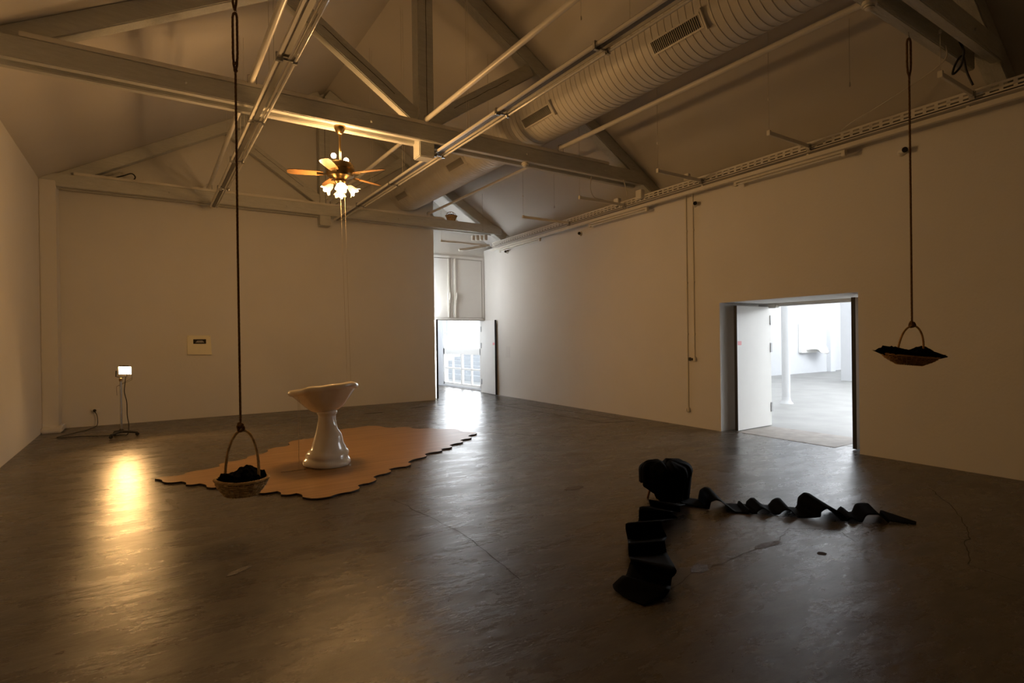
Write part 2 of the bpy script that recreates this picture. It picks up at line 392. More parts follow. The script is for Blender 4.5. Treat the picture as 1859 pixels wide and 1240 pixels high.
for k, (x0, x1) in enumerate(((9.6, 12.4), (13.2, 16), (16.8, 19.6))):
    f_ = MB()
    for a in range(4): x = x0+(x1-x0-.06)*a/3; f_.box((x, -8.12, .9), (x+.06, -8.04, 4.9))
    for a in range(5): z = .9+3.94*a/4; f_.box((x0, -8.12, z), (x1, -8.04, z+.06))
    wn = struct('window_%d' % (k+6), f_, DOORM); MB().box((x0, -8.16, .9), (x1, -8.13, 4.9)).build('window_fill_pane', GLOW2, wn)  # unseen glowing window, added to brighten the open door leaf
gw = rw(-8.2, 13.2, 4.1, 6.05, .3); g2 = MB(); g2.add([(x+1.0, y, z) for x, y, z in gw.v], gw.f)
struct('wall_gallery_side', g2, GALW)
# threshold strip of older screed
MB().hexa([(7.95, 4.0, 0), (8.95, 4.0, 0), (9.0, 5.6, 0), (8.05, 5.6, 0)], [(7.95, 4.0, .004), (8.95, 4.0, .004), (9.0, 5.6, .004), (8.05, 5.6, .004)]).build('threshold_patch', mat('screed_patch', (.27, .24, .21), .6, var=.2, vscale=5), floor)

col = thing('gallery_column', 'slim round white column with flared foot seen through the right doorway', 'column', (12.32, 7.27, 0))
MB().lathe([(.088, .05), (.088, 6)], (12.32, 7.27, 0), 24).build('shaft', GALW, col, smooth='auto')
MB().lathe([(.15, .002), (.145, .02), (.115, .05), (.095, .10), (.088, .16)], (12.32, 7.27, 0), 24).build('foot', GALW, col, smooth='auto')

sc = thing('relief_artwork', 'white wall panel with a cone of draped white fabric in the gallery', 'artwork', (23.2, 12.8, .86))
MB().box((22.62, 12.62, .86), (23.76, 12.8, 2.1)).build('panel', SCULP, sc, bevel=.02)
rows = []
for i in range(15):
    t = i/14; row = []
    for j in range(25):
        a = pi*j/24; wd = .05+.62*t; x = 23.3+.30*t-cos(a)*wd; y = 12.63-sin(a)*(.05+.42*t)
        z = 2.05-1.08*t+.05*sin(3*a)*t-(.10*t if .3 < j/24 < .8 else 0)
        q = noise.noise(Vector((x*3, z*3, y*3)))*.07*t
        row.append((x+q, min(y+q, 12.63), z+q*.5))
    rows.append(row)
rows.append([(23.6-cos(pi*j/24)*.2, 12.63-.1*sin(pi*j/24), .98) for j in range(25)])
MB().grid(rows).build('drape', SCULP, sc, smooth=True)

# ------------------------------------------------------------------ roof trusses
def truss(yc, label, xe=8.1, full=True, trunk=None):
    t = thing('roof_truss', label, 'roof truss', (3.45, yc, 4.24), 'white painted king post trusses')
    B0, B1 = 4.46, 4.69; xl = -1.6
    for y0, y1 in ((yc-.165, yc-.065), (yc+.065, yc+.165)):
        m = MB().hexa([(xl, y0, B0), (xe, y0, B0), (xe, y1, B0), (xl, y1, B0)], [(xl-.0, y0, B1-.1), (xe, y0, B1-.1), (xe, y1, B1-.1), (xl, y1, B1-.1)]) if False else MB().box((xl, y0, B0), (xe, y1, B1))
        m.build('tie_beam', BEAM, t, bevel=.01)
    kp = MB().box((3.33, yc-.115, 4.24), (3.57, yc+.115, 7.1)).build('king_post', BEAM, t, bevel=.012)
    c = MB()
    pr = Vector((3.46, yc-.117, 4.75)); P = []
    for k in range(26):
        z = 4.7+k*.09; P.append((3.455+.012*noise.noise(Vector((z*3, yc, 0))), yc-.116, z))
    c.tube(P, .004, 4); c.build('split', CRACK, kp)
    for s in (-1, 1):
        xe_ = xl+.05 if s < 0 else 8.35
        z0 = CZ(xe_)-.12; 
        a = Vector((xe_, yc, z0)); b = Vector((3.45+s*.08, yc, CZ(3.45+s*.08)-.13))
        r_ = MB().bar(a, b, .2, .22).build('rafter', BEAM, t, bevel=.012)
        a = Vector((3.45+s*.10, yc, 4.80)); b = Vector((3.45+s*1.92, yc, 6.03))
        st_ = MB().bar(a, b, .15, .21).build('strut', BEAM, t, bevel=.012)
        n = (b-a).normalized(); P = [a+n*k*.15+Vector((0, -.077, .02+.01*noise.noise(Vector((k*.7, yc, s))))) for k in range(3, 12)]
        MB().tube(P, .0035, 4).build('split', CRACK, st_)
    if trunk:
        MB().box((trunk[0], yc-.175, B1), (trunk[1], yc-.09, B1+.05)).build('cable_trunking', METW, t, bevel=.005)
    for x in (.4, 2.6, 5.2, 6.9):
        MB().lathe([(.018, 0), (.018, .012), (.008, .02)], (x, yc-.165, 4.57), 8, axis=(0, -1, 0)).build('bolt', BEAM, t)
    return t
truss(13.10, 'white painted roof truss against the back wall, farthest from the camera', 8.2, trunk=(-1.1, 6.45))
truss(7.57, 'white painted roof truss across the middle of the room, carrying the ceiling fan', 7.9, trunk=(-1.05, 7.0))
truss(2.24, 'white painted roof truss nearest the camera, at the upper right corner of the view', 7.65)

# ------------------------------------------------------------------ spiral duct
dx, dz, R = 5.47, 5.27, .45
du = thing('air_duct', 'large white ribbed spiral air duct running over the tie beams', 'air duct', (dx, 6, dz-R))
prof = []; y = -1.2
while y < 13.0:
    prof += [(R, y), (R, y+.078), (R+.0055, y+.083), (R+.0055, y+.092), (R, y+.097)]; y += .1
mbd = MB(); n = 64; vs = []; fs = []
for r_, yy in prof:
    for j in range(n):
        a = 2*pi*j/n; vs.append((dx+r_*cos(a), yy, dz+r_*sin(a)))
k = len(prof)
for i in range(k-1):
    for j in range(n): fs.append((i*n+j, i*n+(j+1) % n, (i+1)*n+(j+1) % n, (i+1)*n+j))
mbd.add(vs, fs); mbd.build('duct_shell', DUCT, du, smooth='auto')
MB().lathe([(R, 0), (R-.02, .12), (R-.1, .22), (.2, .28), (.02, .30)], (dx, 13.0, dz), 48, axis=(0, 1, 0)).build('end_cap', DUCT, du, smooth=True)
ga = radians(180+34.0)   # facing the middle of the room
gd = Vector((cos(ga), 0, sin(ga))); gu = Vector((-sin(ga), 0, cos(ga)))
if gu.z < 0: gu = -gu
def G(y, u, d): return Vector((dx, y, dz))+gd*(R+d)+gu*u
for y0, y1 in ((3.92, 4.60), (6.62, 7.32), (9.38, 10.02), (12.15, 12.75)):
    m = MB(); h = .065
    def bx(ya, yb, ua, ub, da, db, m): m.hexa([G(ya, ua, da), G(yb, ua, da), G(yb, ub, da), G(ya, ub, da)], [G(ya, ua, db), G(yb, ua, db), G(yb, ub, db), G(ya, ub, db)])
    bx(y0-.02, y1+.02, h, h+.02, -.02, .03, m); bx(y0-.02, y1+.02, -h-.02, -h, -.02, .03, m); bx(y0-.02, y0, -h, h, -.02, .03, m); bx(y1, y1+.02, -h, h, -.02, .03, m)
    bx(y0-.05, y0-.03, -h-.05, h+.05, -.03, .035, m)
    g = m.build('grille', DUCT, du)
    m = MB(); bx(y0, y1, -h, h, -.005, .010, m); m.build('grille_back', CRACK, g)
    m = MB(); k = 26
    for i in range(k): ya = y0+(y1-y0)*(i+.25)/k; bx(ya, ya+.009, -h, h, .010, .026, m)
    m.build('slats', GRILLF, g, kind='stuff')
m = MB()
for yy in (1.5, 4.9, 8.3, 11.7):
    for s in (-1, 1):
        x = dx+s*(R+.01); m.tube([(x, yy, dz), (x, yy, CZ(x))], .004, 5)
m.build('hanger_wires', CABLEW, du, kind='stuff')

# ------------------------------------------------------------------ lighting tracks under the trusses
def track(x, label, side):
    t = thing('lighting_track', label, 'lighting track', (x, 6, 4.3))
    z = 4.37
    MB().box((x-.088, -1.5, z-.02), (x-.058, 12.95, z+.015)).build('rail', METW, t, bevel=.004)
    MB().box((x-.030, -1.5, z+.0), (x+.020, 12.95, z+.035)).build('channel', RAILD, t)
    MB().box((x+.045, -1.5, z-.01), (x+.062, 12.95, z+.015)).build('rail', METW, t)
    Y = [.4, 2.2, 4.0, 5.8, 7.6, 9.42, 11.25]
    for i, y in enumerate(Y):
        m = MB(); m.box((x-.10, y-.018, z-.05), (x-.03, y+.018, z+.035)); m.box((x-.03, y-.012, z-.03), (x+.07, y+.012, z-.01)); m.box((x+.06, y-.02, z-.05), (x+.105, y+.02, z+.02))
        m.build('clamp', CHROME, t, bevel=.004)
        if i < len(Y)-1: MB().tube([(x+.083, y+.03, z-.025), (x+.083, Y[i+1]-.03, z-.025)], .014, 10).build('fluorescent_tube', TUBE, t, smooth='auto')
    m = MB()
    for y in (3.1, 6.7, 9.0, 10.6):
        m.tube([(x, y, z), (x, y, CZ(x)-.02)], .003, 4); m.tube([(x+.06, y+.05, z), (x+.06, y+.05, CZ(x)-.02)], .0025, 4)
    m.build('suspension_wires', CABLEW, t, kind='stuff')
    return t
track(1.18, 'white double-rail lighting track left of the ceiling fan, ending above the back wall', -1)
track(3.70, 'white double-rail lighting track right of the ceiling fan, under the king posts', 1)
def pole(name, x, y0, y1, z, r, label):
    t = thing(name, label, 'pipe', (x, (y0+y1)/2, z-r))
    MB().tube([(x, y0, z), (x, (y0+y1)/2, z), (x, y1, z)], r, 14).build('pipe_body', METW, t, smooth='auto')
    MB().tube([(x, y1-.03, z), (x, y1+.012, z)], r*1.12, 14).build('end_collar', METW, t, smooth='auto')
    yj = y0+(y1-y0)*.6; MB().tube([(x, yj, z), (x, yj+.05, z)], r*1.1, 14).build('joint_sleeve', METW, t, smooth='auto')
    for y in (y1-.06,):
        m = MB(); m.tube([(x-.05, y, 4.71), (x-.05, y, z+r), (x, y, z+r+.02), (x+.05, y, z+r), (x+.05, y, 4.71)], .005, 5); m.build('hook', CHROME, t)
pole('ceiling_pipe', 1.10, -1.5, 7.42, 4.765, .036, 'thick white ceiling pipe left of the left lighting track, in front of the middle truss')
pole('ceiling_pipe', 1.09, 7.70, 12.9, 4.765, .034, 'white ceiling pipe left of the hanging rope, between the middle and back trusses')
pole('ceiling_pipe', 3.42, -1.5, 7.42, 4.765, .034, 'white ceiling pipe meeting the foot of the middle king post')
pole('ceiling_pipe', 3.47, 7.70, 12.9, 4.765, .030, 'white ceiling pipe behind the ceiling fan, ending at the back king post')
pole('ceiling_pipe', 5.86, -1.5, 7.42, 4.78, .034, 'long white ceiling pipe below the air duct, in front of the middle truss')
pole('ceiling_pipe', 5.97, 7.72, 12.9, 4.77, .028, 'thin white ceiling pipe below the air duct, beyond the middle truss')

# ------------------------------------------------------------------ cable tray along the right wall
XT = lambda y: XW(y)-.32
ct = thing('cable_tray', 'long perforated white cable tray along the top of the right wall', 'cable tray', (XT(6), 6, 4.02))
ZT = lambda y: 4.01+.008*y
def seg(m, y0, y1, xo0, xo1, z0, z1):
    a, b = XT(y0), XT(y1); za, zb = ZT(y0), ZT(y1)
    m.hexa([(a+xo0, y0, za+z0), (a+xo1, y0, za+z0), (b+xo1, y1, zb+z0), (b+xo0, y1, zb+z0)], [(a+xo0, y0, za+z1), (a+xo1, y0, za+z1), (b+xo1, y1, zb+z1), (b+xo0, y1, zb+z1)])
m = MB()
seg(m, -1, 13.1, 0, .004, .10, .125); seg(m, -1, 13.1, 0, .004, .058, .078); seg(m, -1, 13.1, 0, .004, .02, .036); seg(m, -1, 13.1, -.004, .10, .0, .004)
y = -1
while y < 13.05:
    seg(m, y, y+.035, 0, .004, .03, .105); y += .115
m.build('side_flange', METW, ct)
m = MB(); seg(m, -1, 13.1, .20, .204, .0, .12); m.build('rear_flange', RAILD, ct)
m = MB(); seg(m, -1, 13.1, .0, .2, -.003, .0); m.build('tray_bed', METW, ct)
m = MB()
for k in range(4):
    P = [(XT(y)+.05+k*.035+.01*noise.noise(Vector((y, k, 0))), y, ZT(y)+.03+.01*noise.noise(Vector((y*2, k, 3)))) for y in [i*.25-1 for i in range(57)]]
    m.tube(P, .012, 5)
m.build('cables', [GRILLE], ct, kind='stuff')
lr = thing('trunking_rail', 'plain white trunking rail hung just under the cable tray', 'trunking', (XT(6)+.05, 6, 3.95))
m = MB(); seg(m, -1, 13.3, .06, .12, -.075, -.02); m.build('rail_body', METW, lr, bevel=.004)
for y in [(.5+i*1.8) for i in range(7)]: m = MB(); seg(m, y, y+.03, .07, .11, -.02, -.004); m.build('rail_hanger', METW, lr)
def fluo(y0, y1, label, dx_=0, dz_=0):
    x0, x1 = XT(y0)+.16+dx_, XT(y1)+.16+dx_; z0, z1 = ZT(y0)-.07+dz_, ZT(y1)-.07+dz_
    t = thing('fluorescent_batten', label, 'fluorescent light', (x0, y0, z0-.06), 'fluorescent battens along the right wall')
    MB().hexa([(x0-.03, y0, z0-.03), (x0+.03, y0, z0-.03), (x1+.03, y1, z1-.03), (x1-.03, y1, z1-.03)], [(x0-.03, y0, z0+.01), (x0+.03, y0, z0+.01), (x1+.03, y1, z1+.01), (x1-.03, y1, z1+.01)]).build('housing', METW, t, bevel=.004)
    MB().tube([(x0-.01, y0+.05, z0-.055), (x1-.01, y1-.05, z1-.055)], .014, 10).build('tube', TUBE, t, smooth='auto')
    for x, y, z in ((x0, y0, z0), (x1, y1-.05, z1)): MB().box((x-.03, y, z-.078), (x+.02, y+.05, z-.03)).build('lamp_holder', METW, t, bevel=.004)
fluo(3.65, 5.35, 'unlit fluorescent batten under the cable tray, nearest the camera')
fluo(7.25, 9.0, 'unlit fluorescent batten under the cable tray, middle one of the row')
fluo(10.9, 12.95, 'unlit fluorescent batten under the cable tray beside the far wall light')
# last batten, past the truss in the niche
t = thing('fluorescent_batten', 'wide pale fluorescent batten in the niche, above the overhead cupboard', 'fluorescent light', (7.3, 13.7, 4.05), 'fluorescent battens along the right wall')
MB().bar((7.12, 13.45, 4.03), (7.98, 13.25, 4.19), .10, .05).build('housing', METW, t, bevel=.008)
MB().tube([(7.15, 13.42, 3.99), (7.92, 13.22, 4.15)], .014, 8).build('tube', TUBE, t)
# connection boxes around the truss end
for i, (y, xo, z, s, lab) in enumerate(((7.9, -.02, 4.13, .09, 'white junction box on the cable tray right beside the middle truss'), (7.25, -.04, 4.12, .10, 'white junction box on the cable tray just in front of the middle truss'),
                          (6.15, -.02, 4.18, .07, 'white junction box on the cable tray above the wall conduits'))):
    o = MB().box((XT(y)+xo-s/2, y-s*.7, z), (XT(y)+xo+s/2, y+s*.7, z+s*1.6)).build('junction_box', METW, None, bevel=.008); tag(o, lab, 'junction box')
rnd = random.Random(3)
for i in range(4):
    x = 7.30+i*.13; o = MB().box((x, 13.05-.06, 4.24+i*.012), (x+.08, 13.05+.03, 4.36+i*.012+rnd.random()*.04)).build('junction_box', METW, None, bevel=.008)
    tag(o, ('leftmost', 'second from left', 'third from left', 'rightmost')[i]+' of four small white junction boxes below the back truss', 'junction box', 'junction boxes at the back truss')

# hanging brackets that reach out from the tray
names = ['nearest, right of the right basket rope', 'second nearest, left of the right basket rope', 'third, above the two wall conduits', 'fourth, just past the middle truss', 'fifth, between middle and back trusses', 'farthest, in the niche by the cupboard']
for y, nm in zip((2.24, 4.04, 5.85, 7.68, 9.48, 13.3), names):
    xa = 6.53; xb = XT(y)-.01; z = 4.10+(.0 if y < 10 else .10)
    b = thing('hanging_bracket', 'white bracket arm on a ceiling wire, '+nm, 'bracket', (xa, y, z-.03), 'bracket arms along the cable tray')
    MB().box((xa, y-.014, z-.025), (xb, y+.014, z+.025)).build('arm', METW, b, bevel=.003)
    MB().box((xa-.012, y-.022, z-.03), (xa+.02, y+.022, z+.035)).build('end_cap', METW, b, bevel=.003)
    MB().box((xb-.05, y-.025, z-.06), (xb, y+.025, z+.03)).build('shoe', CHROME, b)
    zt = CZ(xa+.01)-.005 if y < 12 else 5.0
    MB().tube([(xa+.005, y, z+.03), (xa+.005, y, zt)], .003, 5).build('wire', CABLEW, b)
    if y < 12: MB().lathe([(.004, -.02), (.013, -.012), (.013, .012), (.004, .02)], (xa+.005, y, z+.42), 8).build('wire_grip', METW, b)
# loose wires with small plumb grips
for i, (x, y, z, nm) in enumerate(((7.0, 3.3, 4.55, 'nearest the camera'), (6.9, 8.9, 4.25, 'just beyond the middle truss'), (7.1, 12.1, 4.35, 'beside the back truss'), (5.0, 5.8, 5.95, 'above the air duct'))):
    t = thing('plumb_wire', 'thin hanging wire with a small weight at its end, '+nm, 'wire', (x, y, z))
    MB().tube([(x, y, z), (x, y, CZ(x)-.005)], .0028, 4).build('wire', GRILLF, t); MB().lathe([(.003, 0), (.011, .01), (.008, .05), (.003, .06)], (x, y, z-.05), 8).build('weight', GRILLF, t)

# ------------------------------------------------------------------ wall spots
for y, z, lab in ((3.06, 3.79, 'small round wall camera on the right wall, between the doorway and the right rope'), (6.26, 3.85, 'small round wall camera beside the vertical conduits'),
                  (9.5, 3.90, 'small round wall camera midway along the right wall'), (12.78, 3.97, 'white bullet camera high in the far right corner')):
    x = XW(y); t = thing('wall_camera', lab, 'camera', (x, y, z), 'cameras on the right wall')
    MB().lathe([(.055, 0), (.055, .012), (.045, .03), (.03, .045)], (x, y, z), 20, axis=(-1, 0, 0)).build('mount', METW, t, smooth='auto')
    ax = Vector((-.6, -.75, -.12)).normalized(); c = Vector((x-.05, y, z))
    if y > 12:
        MB().tube([(x-.01, y, z), (x-.05, y, z), (x-.08, y, z-.03)], .015, 8).build('arm', METW, t)
    L_ = .09 if y < 12 else .17
    MB().lathe([(.03, 0), (.034, .02), (.034, L_)], c, 16, axis=ax).build('body', METW, t, smooth='auto')
    MB().lathe([(.033, 0), (.033, .012), (.022, .014)], c+ax*L_, 16, axis=ax).build('lens', BLACKP, t)
# conduits and their boxes
for y, zb, lab, blk in ((6.47, .29, 'long thin white conduit running down the right wall to a low socket', 0), (6.32, 1.18, 'shorter thin white conduit on the right wall ending at a switch', 1)):
    x = XW(y); t = thing('wall_conduit', lab, 'conduit', (x, y, zb))
    MB().box((x-.022, y-.016, zb+.02), (x+.0, y+.016, 4.2)).build('pipe_run', METW, t, bevel=.005)
    m = MB(); m.box((x-.045, y-.045, zb-.035), (x, y+.045, zb+.04)); m.build('back_box', METW, t, bevel=.008)
    MB().box((x-.055, y+.0, zb-.02), (x-.045, y+.035, zb+.02)).build('rocker', BLACKP if blk else DOORM, t)
    if blk: MB().box((x-.04, y+.05, zb-.03), (x, y+.11, zb+.03)).build('switch', BLACKP, t, bevel=.006)
    for z in (1.6, 2.5, 3.4): MB().box((x-.028, y-.024, z), (x, y+.024, z+.03)).build('clip', METW, t)
o = MB().hexa([(XW(12.72)-.004, 12.72, 1.07), (XW(12.72)-.001, 12.72, 1.07), (XW(12.94)-.001, 12.94, 1.07), (XW(12.94)-.016, 12.94, 1.07)],
              [(XW(12.72)-.004, 12.72, 1.38), (XW(12.72)-.001, 12.72, 1.38), (XW(12.94)-.001, 12.94, 1.38), (XW(12.94)-.004, 12.94, 1.38)]).build('paper_sheet', PAPER)
tag(o, 'white sheet of paper on the wall right of the far doorway', 'paper')

# picture on the back wall
pc = thing('framed_print', 'cream paper print with small dark landscape image on the back wall', 'picture', (.91, YB, 1.33))
MB().hexa([(.69, YB-.035, 1.34), (1.14, YB-.035, 1.325), (1.14, YB-.004, 1.33), (.69, YB-.004, 1.34)], [(.69, YB-.012, 1.735), (1.12, YB-.012, 1.735), (1.12, YB-.004, 1.735), (.69, YB-.004, 1.735)]).build('sheet', PAPERY, pc)
im = MB().box((.80, YB-.028, 1.56), (1.035, YB-.020, 1.655)).build('printed_image', INK, pc)
MB().hexa([(.84, YB-.031, 1.585), (1.0, YB-.031, 1.585), (1.0, YB-.028, 1.585), (.84, YB-.028, 1.585)], [(.87, YB-.031, 1.625), (.97, YB-.031, 1.63), (.97, YB-.028, 1.63), (.87, YB-.028, 1.625)]).build('pale_clouds', INKG, im)
for x in (.71, 1.10): MB().lathe([(.006, 0), (.006, .006)], (x, YB-.013, 1.72), 8, axis=(0, -1, 0)).build('pin', HINGE, pc)

# smoke detectors
for x, y, lab in ((5.22, 7.50, 'small white smoke detector under the middle truss'), (5.30, 2.33, 'ribbed smoke detector under the nearest truss at the top edge')):
    t = thing('smoke_detector', lab, 'smoke detector', (x, y, 4.46))
    MB().lathe([(.055, 0), (.06, -.02), (.06, -.035)], (x, y, 4.46), 24).build('base', METW, t, smooth='auto')
    MB().lathe([(.042, -.035), (.045, -.05), (.03, -.065), (.008, -.07)], (x, y, 4.46), 24).build('head', METW, t, smooth='auto')
    m = MB()
    for r_ in (.04, .03, .02): m.tube([(x+r_*cos(2*pi*j/20), y+r_*sin(2*pi*j/20), 4.46-.05-(.045-r_)*.6) for j in range(20)], .0025, 4, closed=True)
    m.build('vent_rings', BLACKP, t)

# cables at the near truss
def cab(name, pts, r, m, label):
    P = []; pts = [Vector(p) for p in pts]; q = [pts[0]]+pts+[pts[-1]]
    for i in range(1, len(q)-2):
        for s in range(8):
            t = s/8; a, b, c, d = q[i-1], q[i], q[i+1], q[i+2]
            P.append(.5*((2*b)+(c-a)*t+(2*a-5*b+4*c-d)*t*t+(3*b-a-3*c+d)*t**3))
    P.append(pts[-1]); o = MB().tube(P, r, 6).build(name, m, None, smooth=True); tag(o, label, 'cable'); return o
cab('black_cable', [(7.02, 2.24, 4.56), (7.0, 2.2, 4.44), (7.08, 2.25, 4.33), (7.02, 2.3, 4.25), (7.1, 2.3, 4.38), (7.16, 2.26, 4.46), (7.2, 2.24, 4.30), (7.24, 2.2, 4.15)], .011, BLACKP, 'black cable looped between the timbers of the nearest truss')
cab('white_cable', [(6.85, 2.3, 4.5), (6.9, 2.36, 4.35), (6.98, 2.9, 4.18), (7.1, 3.3, 4.12), (7.22, 3.5, 4.10)], .007, CABLEW, 'thin white cable drooping from the nearest truss to the tray')
cab('white_cable', [(7.15, 7.5, 4.72), (7.3, 7.45, 4.62), (7.38, 7.4, 4.4), (7.4, 7.35, 4.16)], .009, CABLEW, 'thin white cable curling off the right end of the middle truss')
cab('white_cable', [(6.75, 7.6, 4.5), (6.72, 7.6, 4.28), (6.85, 7.65, 4.14), (7.1, 7.68, 4.13)], .008, CABLEW, 'thin white cable hanging under the middle truss to a bracket')
cab('black_cable', [(-.55, 13.0, 4.72), (-.35, 12.98, 4.80), (-.22, 12.98, 4.86), (-.16, 12.98, 4.80), (-.2, 12.97, 4.72)], .012, BLACKP, 'short black cable lying on the left end of the back truss')

# ------------------------------------------------------------------ ceiling fan
fx, fy = 2.20, 7.52
fan = thing('ceiling_fan', 'brass ceiling fan with glowing tulip lamps under the middle truss', 'ceiling fan', (fx, fy, 4.46))
MB().lathe([(.075, 4.46), (.078, 4.44), (.06, 4.40), (.035, 4.36), (.02, 4.35)], (fx, fy, 0), 28).build('canopy', BRASS, fan, smooth='auto')
MB().tube([(fx, fy, 4.37), (fx, fy, 3.95)], .014, 12).build('downrod', BRASS, fan, smooth='auto')
hub = MB().lathe([(.03, 4.09), (.06, 4.08), (.16, 4.05), (.185, 4.01), (.185, 3.90), (.165, 3.87), (.11, 3.85), (.07, 3.83)], (fx, fy, -.09), 36).build('motor_housing', BRASS, fan, smooth='auto')
MB().lathe([(.188, 3.985), (.192, 3.975), (.192, 3.965), (.188, 3.955)], (fx, fy, -.09), 36).build('trim_band', BRASS, hub)
for k in range(5):
    a = radians(20+72*k); d = Vector((cos(a), sin(a), 0)); s = Vector((-sin(a), cos(a), 0)); c = Vector((fx, fy, 3.81))
    bl = MB(); row = []
    outl = [(.22, .045), (.30, .058), (.45, .066), (.58, .068), (.64, .058), (.67, .035)]
    top = [c+d*u+s*v+Vector((0, 0, v*.2+.004)) for u, v in outl]+[c+d*u-s*v+Vector((0, 0, -v*.2+.004)) for u, v in reversed(outl)]
    bot = [p-Vector((0, 0, .008)) for p in top]; n = len(top)
    bl.add(top+bot, [tuple(range(n)), tuple(range(2*n-1, n-1, -1))]+[(i, (i+1) % n, n+(i+1) % n, n+i) for i in range(n)])
    b_ = bl.build('blade', BLADE, fan)
    MB().hexa([c+d*.15-s*.015-Vector((0, 0, .012)), c+d*.30-s*.035-Vector((0, 0, .012)), c+d*.30+s*.035-Vector((0, 0, .012)), c+d*.15+s*.015-Vector((0, 0, .012))],
              [c+d*.15-s*.015-Vector((0, 0, .004)), c+d*.30-s*.035-Vector((0, 0, .004)), c+d*.30+s*.035-Vector((0, 0, .004)), c+d*.15+s*.015-Vector((0, 0, .004))]).build('blade_iron', BRASS, b_)
kit = MB().lathe([(.07, 3.83), (.075, 3.80), (.055, 3.77), (.05, 3.73), (.03, 3.71), (.01, 3.70)], (fx, fy, -.09), 28).build('light_kit', BRASS, fan, smooth='auto')
for k in range(4):
    a = radians(-33+90*k+20); d = Vector((cos(a), sin(a), 0)); ax = (d*.72-Vector((0, 0, .7))).normalized()
    p = Vector((fx, fy, 3.675))+d*.05
    MB().tube([p, p+d*.03+Vector((0, 0, .004)), p+d*.055-Vector((0, 0, .012))], .010, 8).build('lamp_arm', BRASS, kit, smooth=True)
    q = p+d*.055-Vector((0, 0, .010))
    fn = lambda P, an, i: (P.x*(1+.10*cos(6*an)*(i/6)**2), P.y*(1+.10*cos(6*an)*(i/6)**2), P.z+(.012*cos(6*an) if i == 6 else 0))
    ms = MB(); prof = [(.018, 0), (.030, .012), (.040, .035), (.044, .06), (.050, .085), (.062, .105), (.076, .118)]
    vs = []; fs = []; n = 30; Rm = Vector((0, 0, 1)).rotation_difference(ax).to_matrix()
    for i, (r_, z_) in enumerate(prof):
        for j in range(n):
            an = 2*pi*j/n; vs.append(q+Rm@Vector(fn(Vector((r_*cos(an), r_*sin(an), z_)), an, i)))
    for i in range(len(prof)-1):
        for j in range(n): fs.append((i*n+j, i*n+(j+1) % n, (i+1)*n+(j+1) % n, (i+1)*n+j))
    ms.add(vs, fs); sh = ms.build('lamp_shade', SHADE, fan, smooth=True); sh['label'] = 'glowing tulip glass shade'
    MB().lathe([(.01, .02), (.026, .045), (.03, .065), (.022, .085), (.006, .095)], q, 14, axis=ax).build('bulb', BULB, sh, smooth=True)
    l = bpy.data.lights.new('fan_bulb_light', 'POINT'); l.energy = FAN_W; l.color = WARM; l.shadow_soft_size = .05
    lo = bpy.data.objects.new('fan_bulb_light', l); COL.objects.link(lo); lo.location = q+ax*.17
for dx_, dy_ in ((-.10, -.05), (.10, .06)):
    MB().lathe([(.006, -.035), (.026, -.025), (.036, 0), (.026, .025), (.006, .035)], (fx+dx_, fy+dy_, 4.035), 16).build('upper_lamp', BULB, fan, smooth=True)
    l = bpy.data.lights.new('fan_upper_light', 'POINT'); l.energy = FAN_W*.65; l.color = WARM; l.shadow_soft_size = .04
    lo = bpy.data.objects.new('fan_upper_light', l); COL.objects.link(lo); lo.location = (fx+dx_, fy+dy_, 4.11)
for x, y, xb, yb, zb in ((fx-.02, fy-.06, 2.16, 7.20, 1.04), (fx+.045, fy-.03, 2.21, 7.22, 1.05)):
    P = [(x+(xb-x)*t, y+(yb-y)*t, 3.62+(zb-3.62)*t) for t in [i/10 for i in range(11)]]
    o = MB().tube(P, .0018, 5).build('pull_string', THREAD, fan)

# ------------------------------------------------------------------ flood lamp on stand
lx, ly = -.39, 11.55
lamp = thing('flood_lamp', 'lit halogen work lamp on a grey pole with a black wheeled foot', 'floor lamp', (lx, ly, 0))
ft = MB()
for k, a in enumerate((-20, 115, 235)):
    d = Vector((cos(radians(a)), sin(radians(a)), 0)); e = Vector((lx, ly, .06))+d*.24
    ft.tube([Vector((lx, ly, .085)), Vector((lx, ly, .08))+d*.1, e], [.026, .022, .018], 8)
    c_ = e-Vector((0, 0, .03)); MB().lathe([(.028, -.014), (.03, -.006), (.03, .006), (.028, .014)], c_+Vector((0, 0, .002)), 14, axis=(-d.y, d.x, 0)).build('caster', BLACKP, lamp)
ft.lathe([(.035, .06), (.035, .11), (.022, .13)], (lx, ly, 0), 16); ft.build('foot', BLACKM, lamp, smooth='auto')
MB().tube([(lx, ly, .1), (lx, ly, .97)], .017, 14).build('pole', CHROME, lamp, smooth='auto')
MB().lathe([(.024, .94), (.026, .95), (.026, .99), (.015, 1.0)], (lx, ly, 0), 14).build('collar', BRASS, lamp, smooth='auto')
hx, hz = lx+.055, 1.14
MB().tube([(hx-.115, ly, hz-.02), (hx-.12, ly, hz-.12), (lx, ly, hz-.13), (hx+.03, ly, hz-.12), (hx+.035, ly, hz-.05)], .009, 6).build('yoke', BLACKM, lamp)
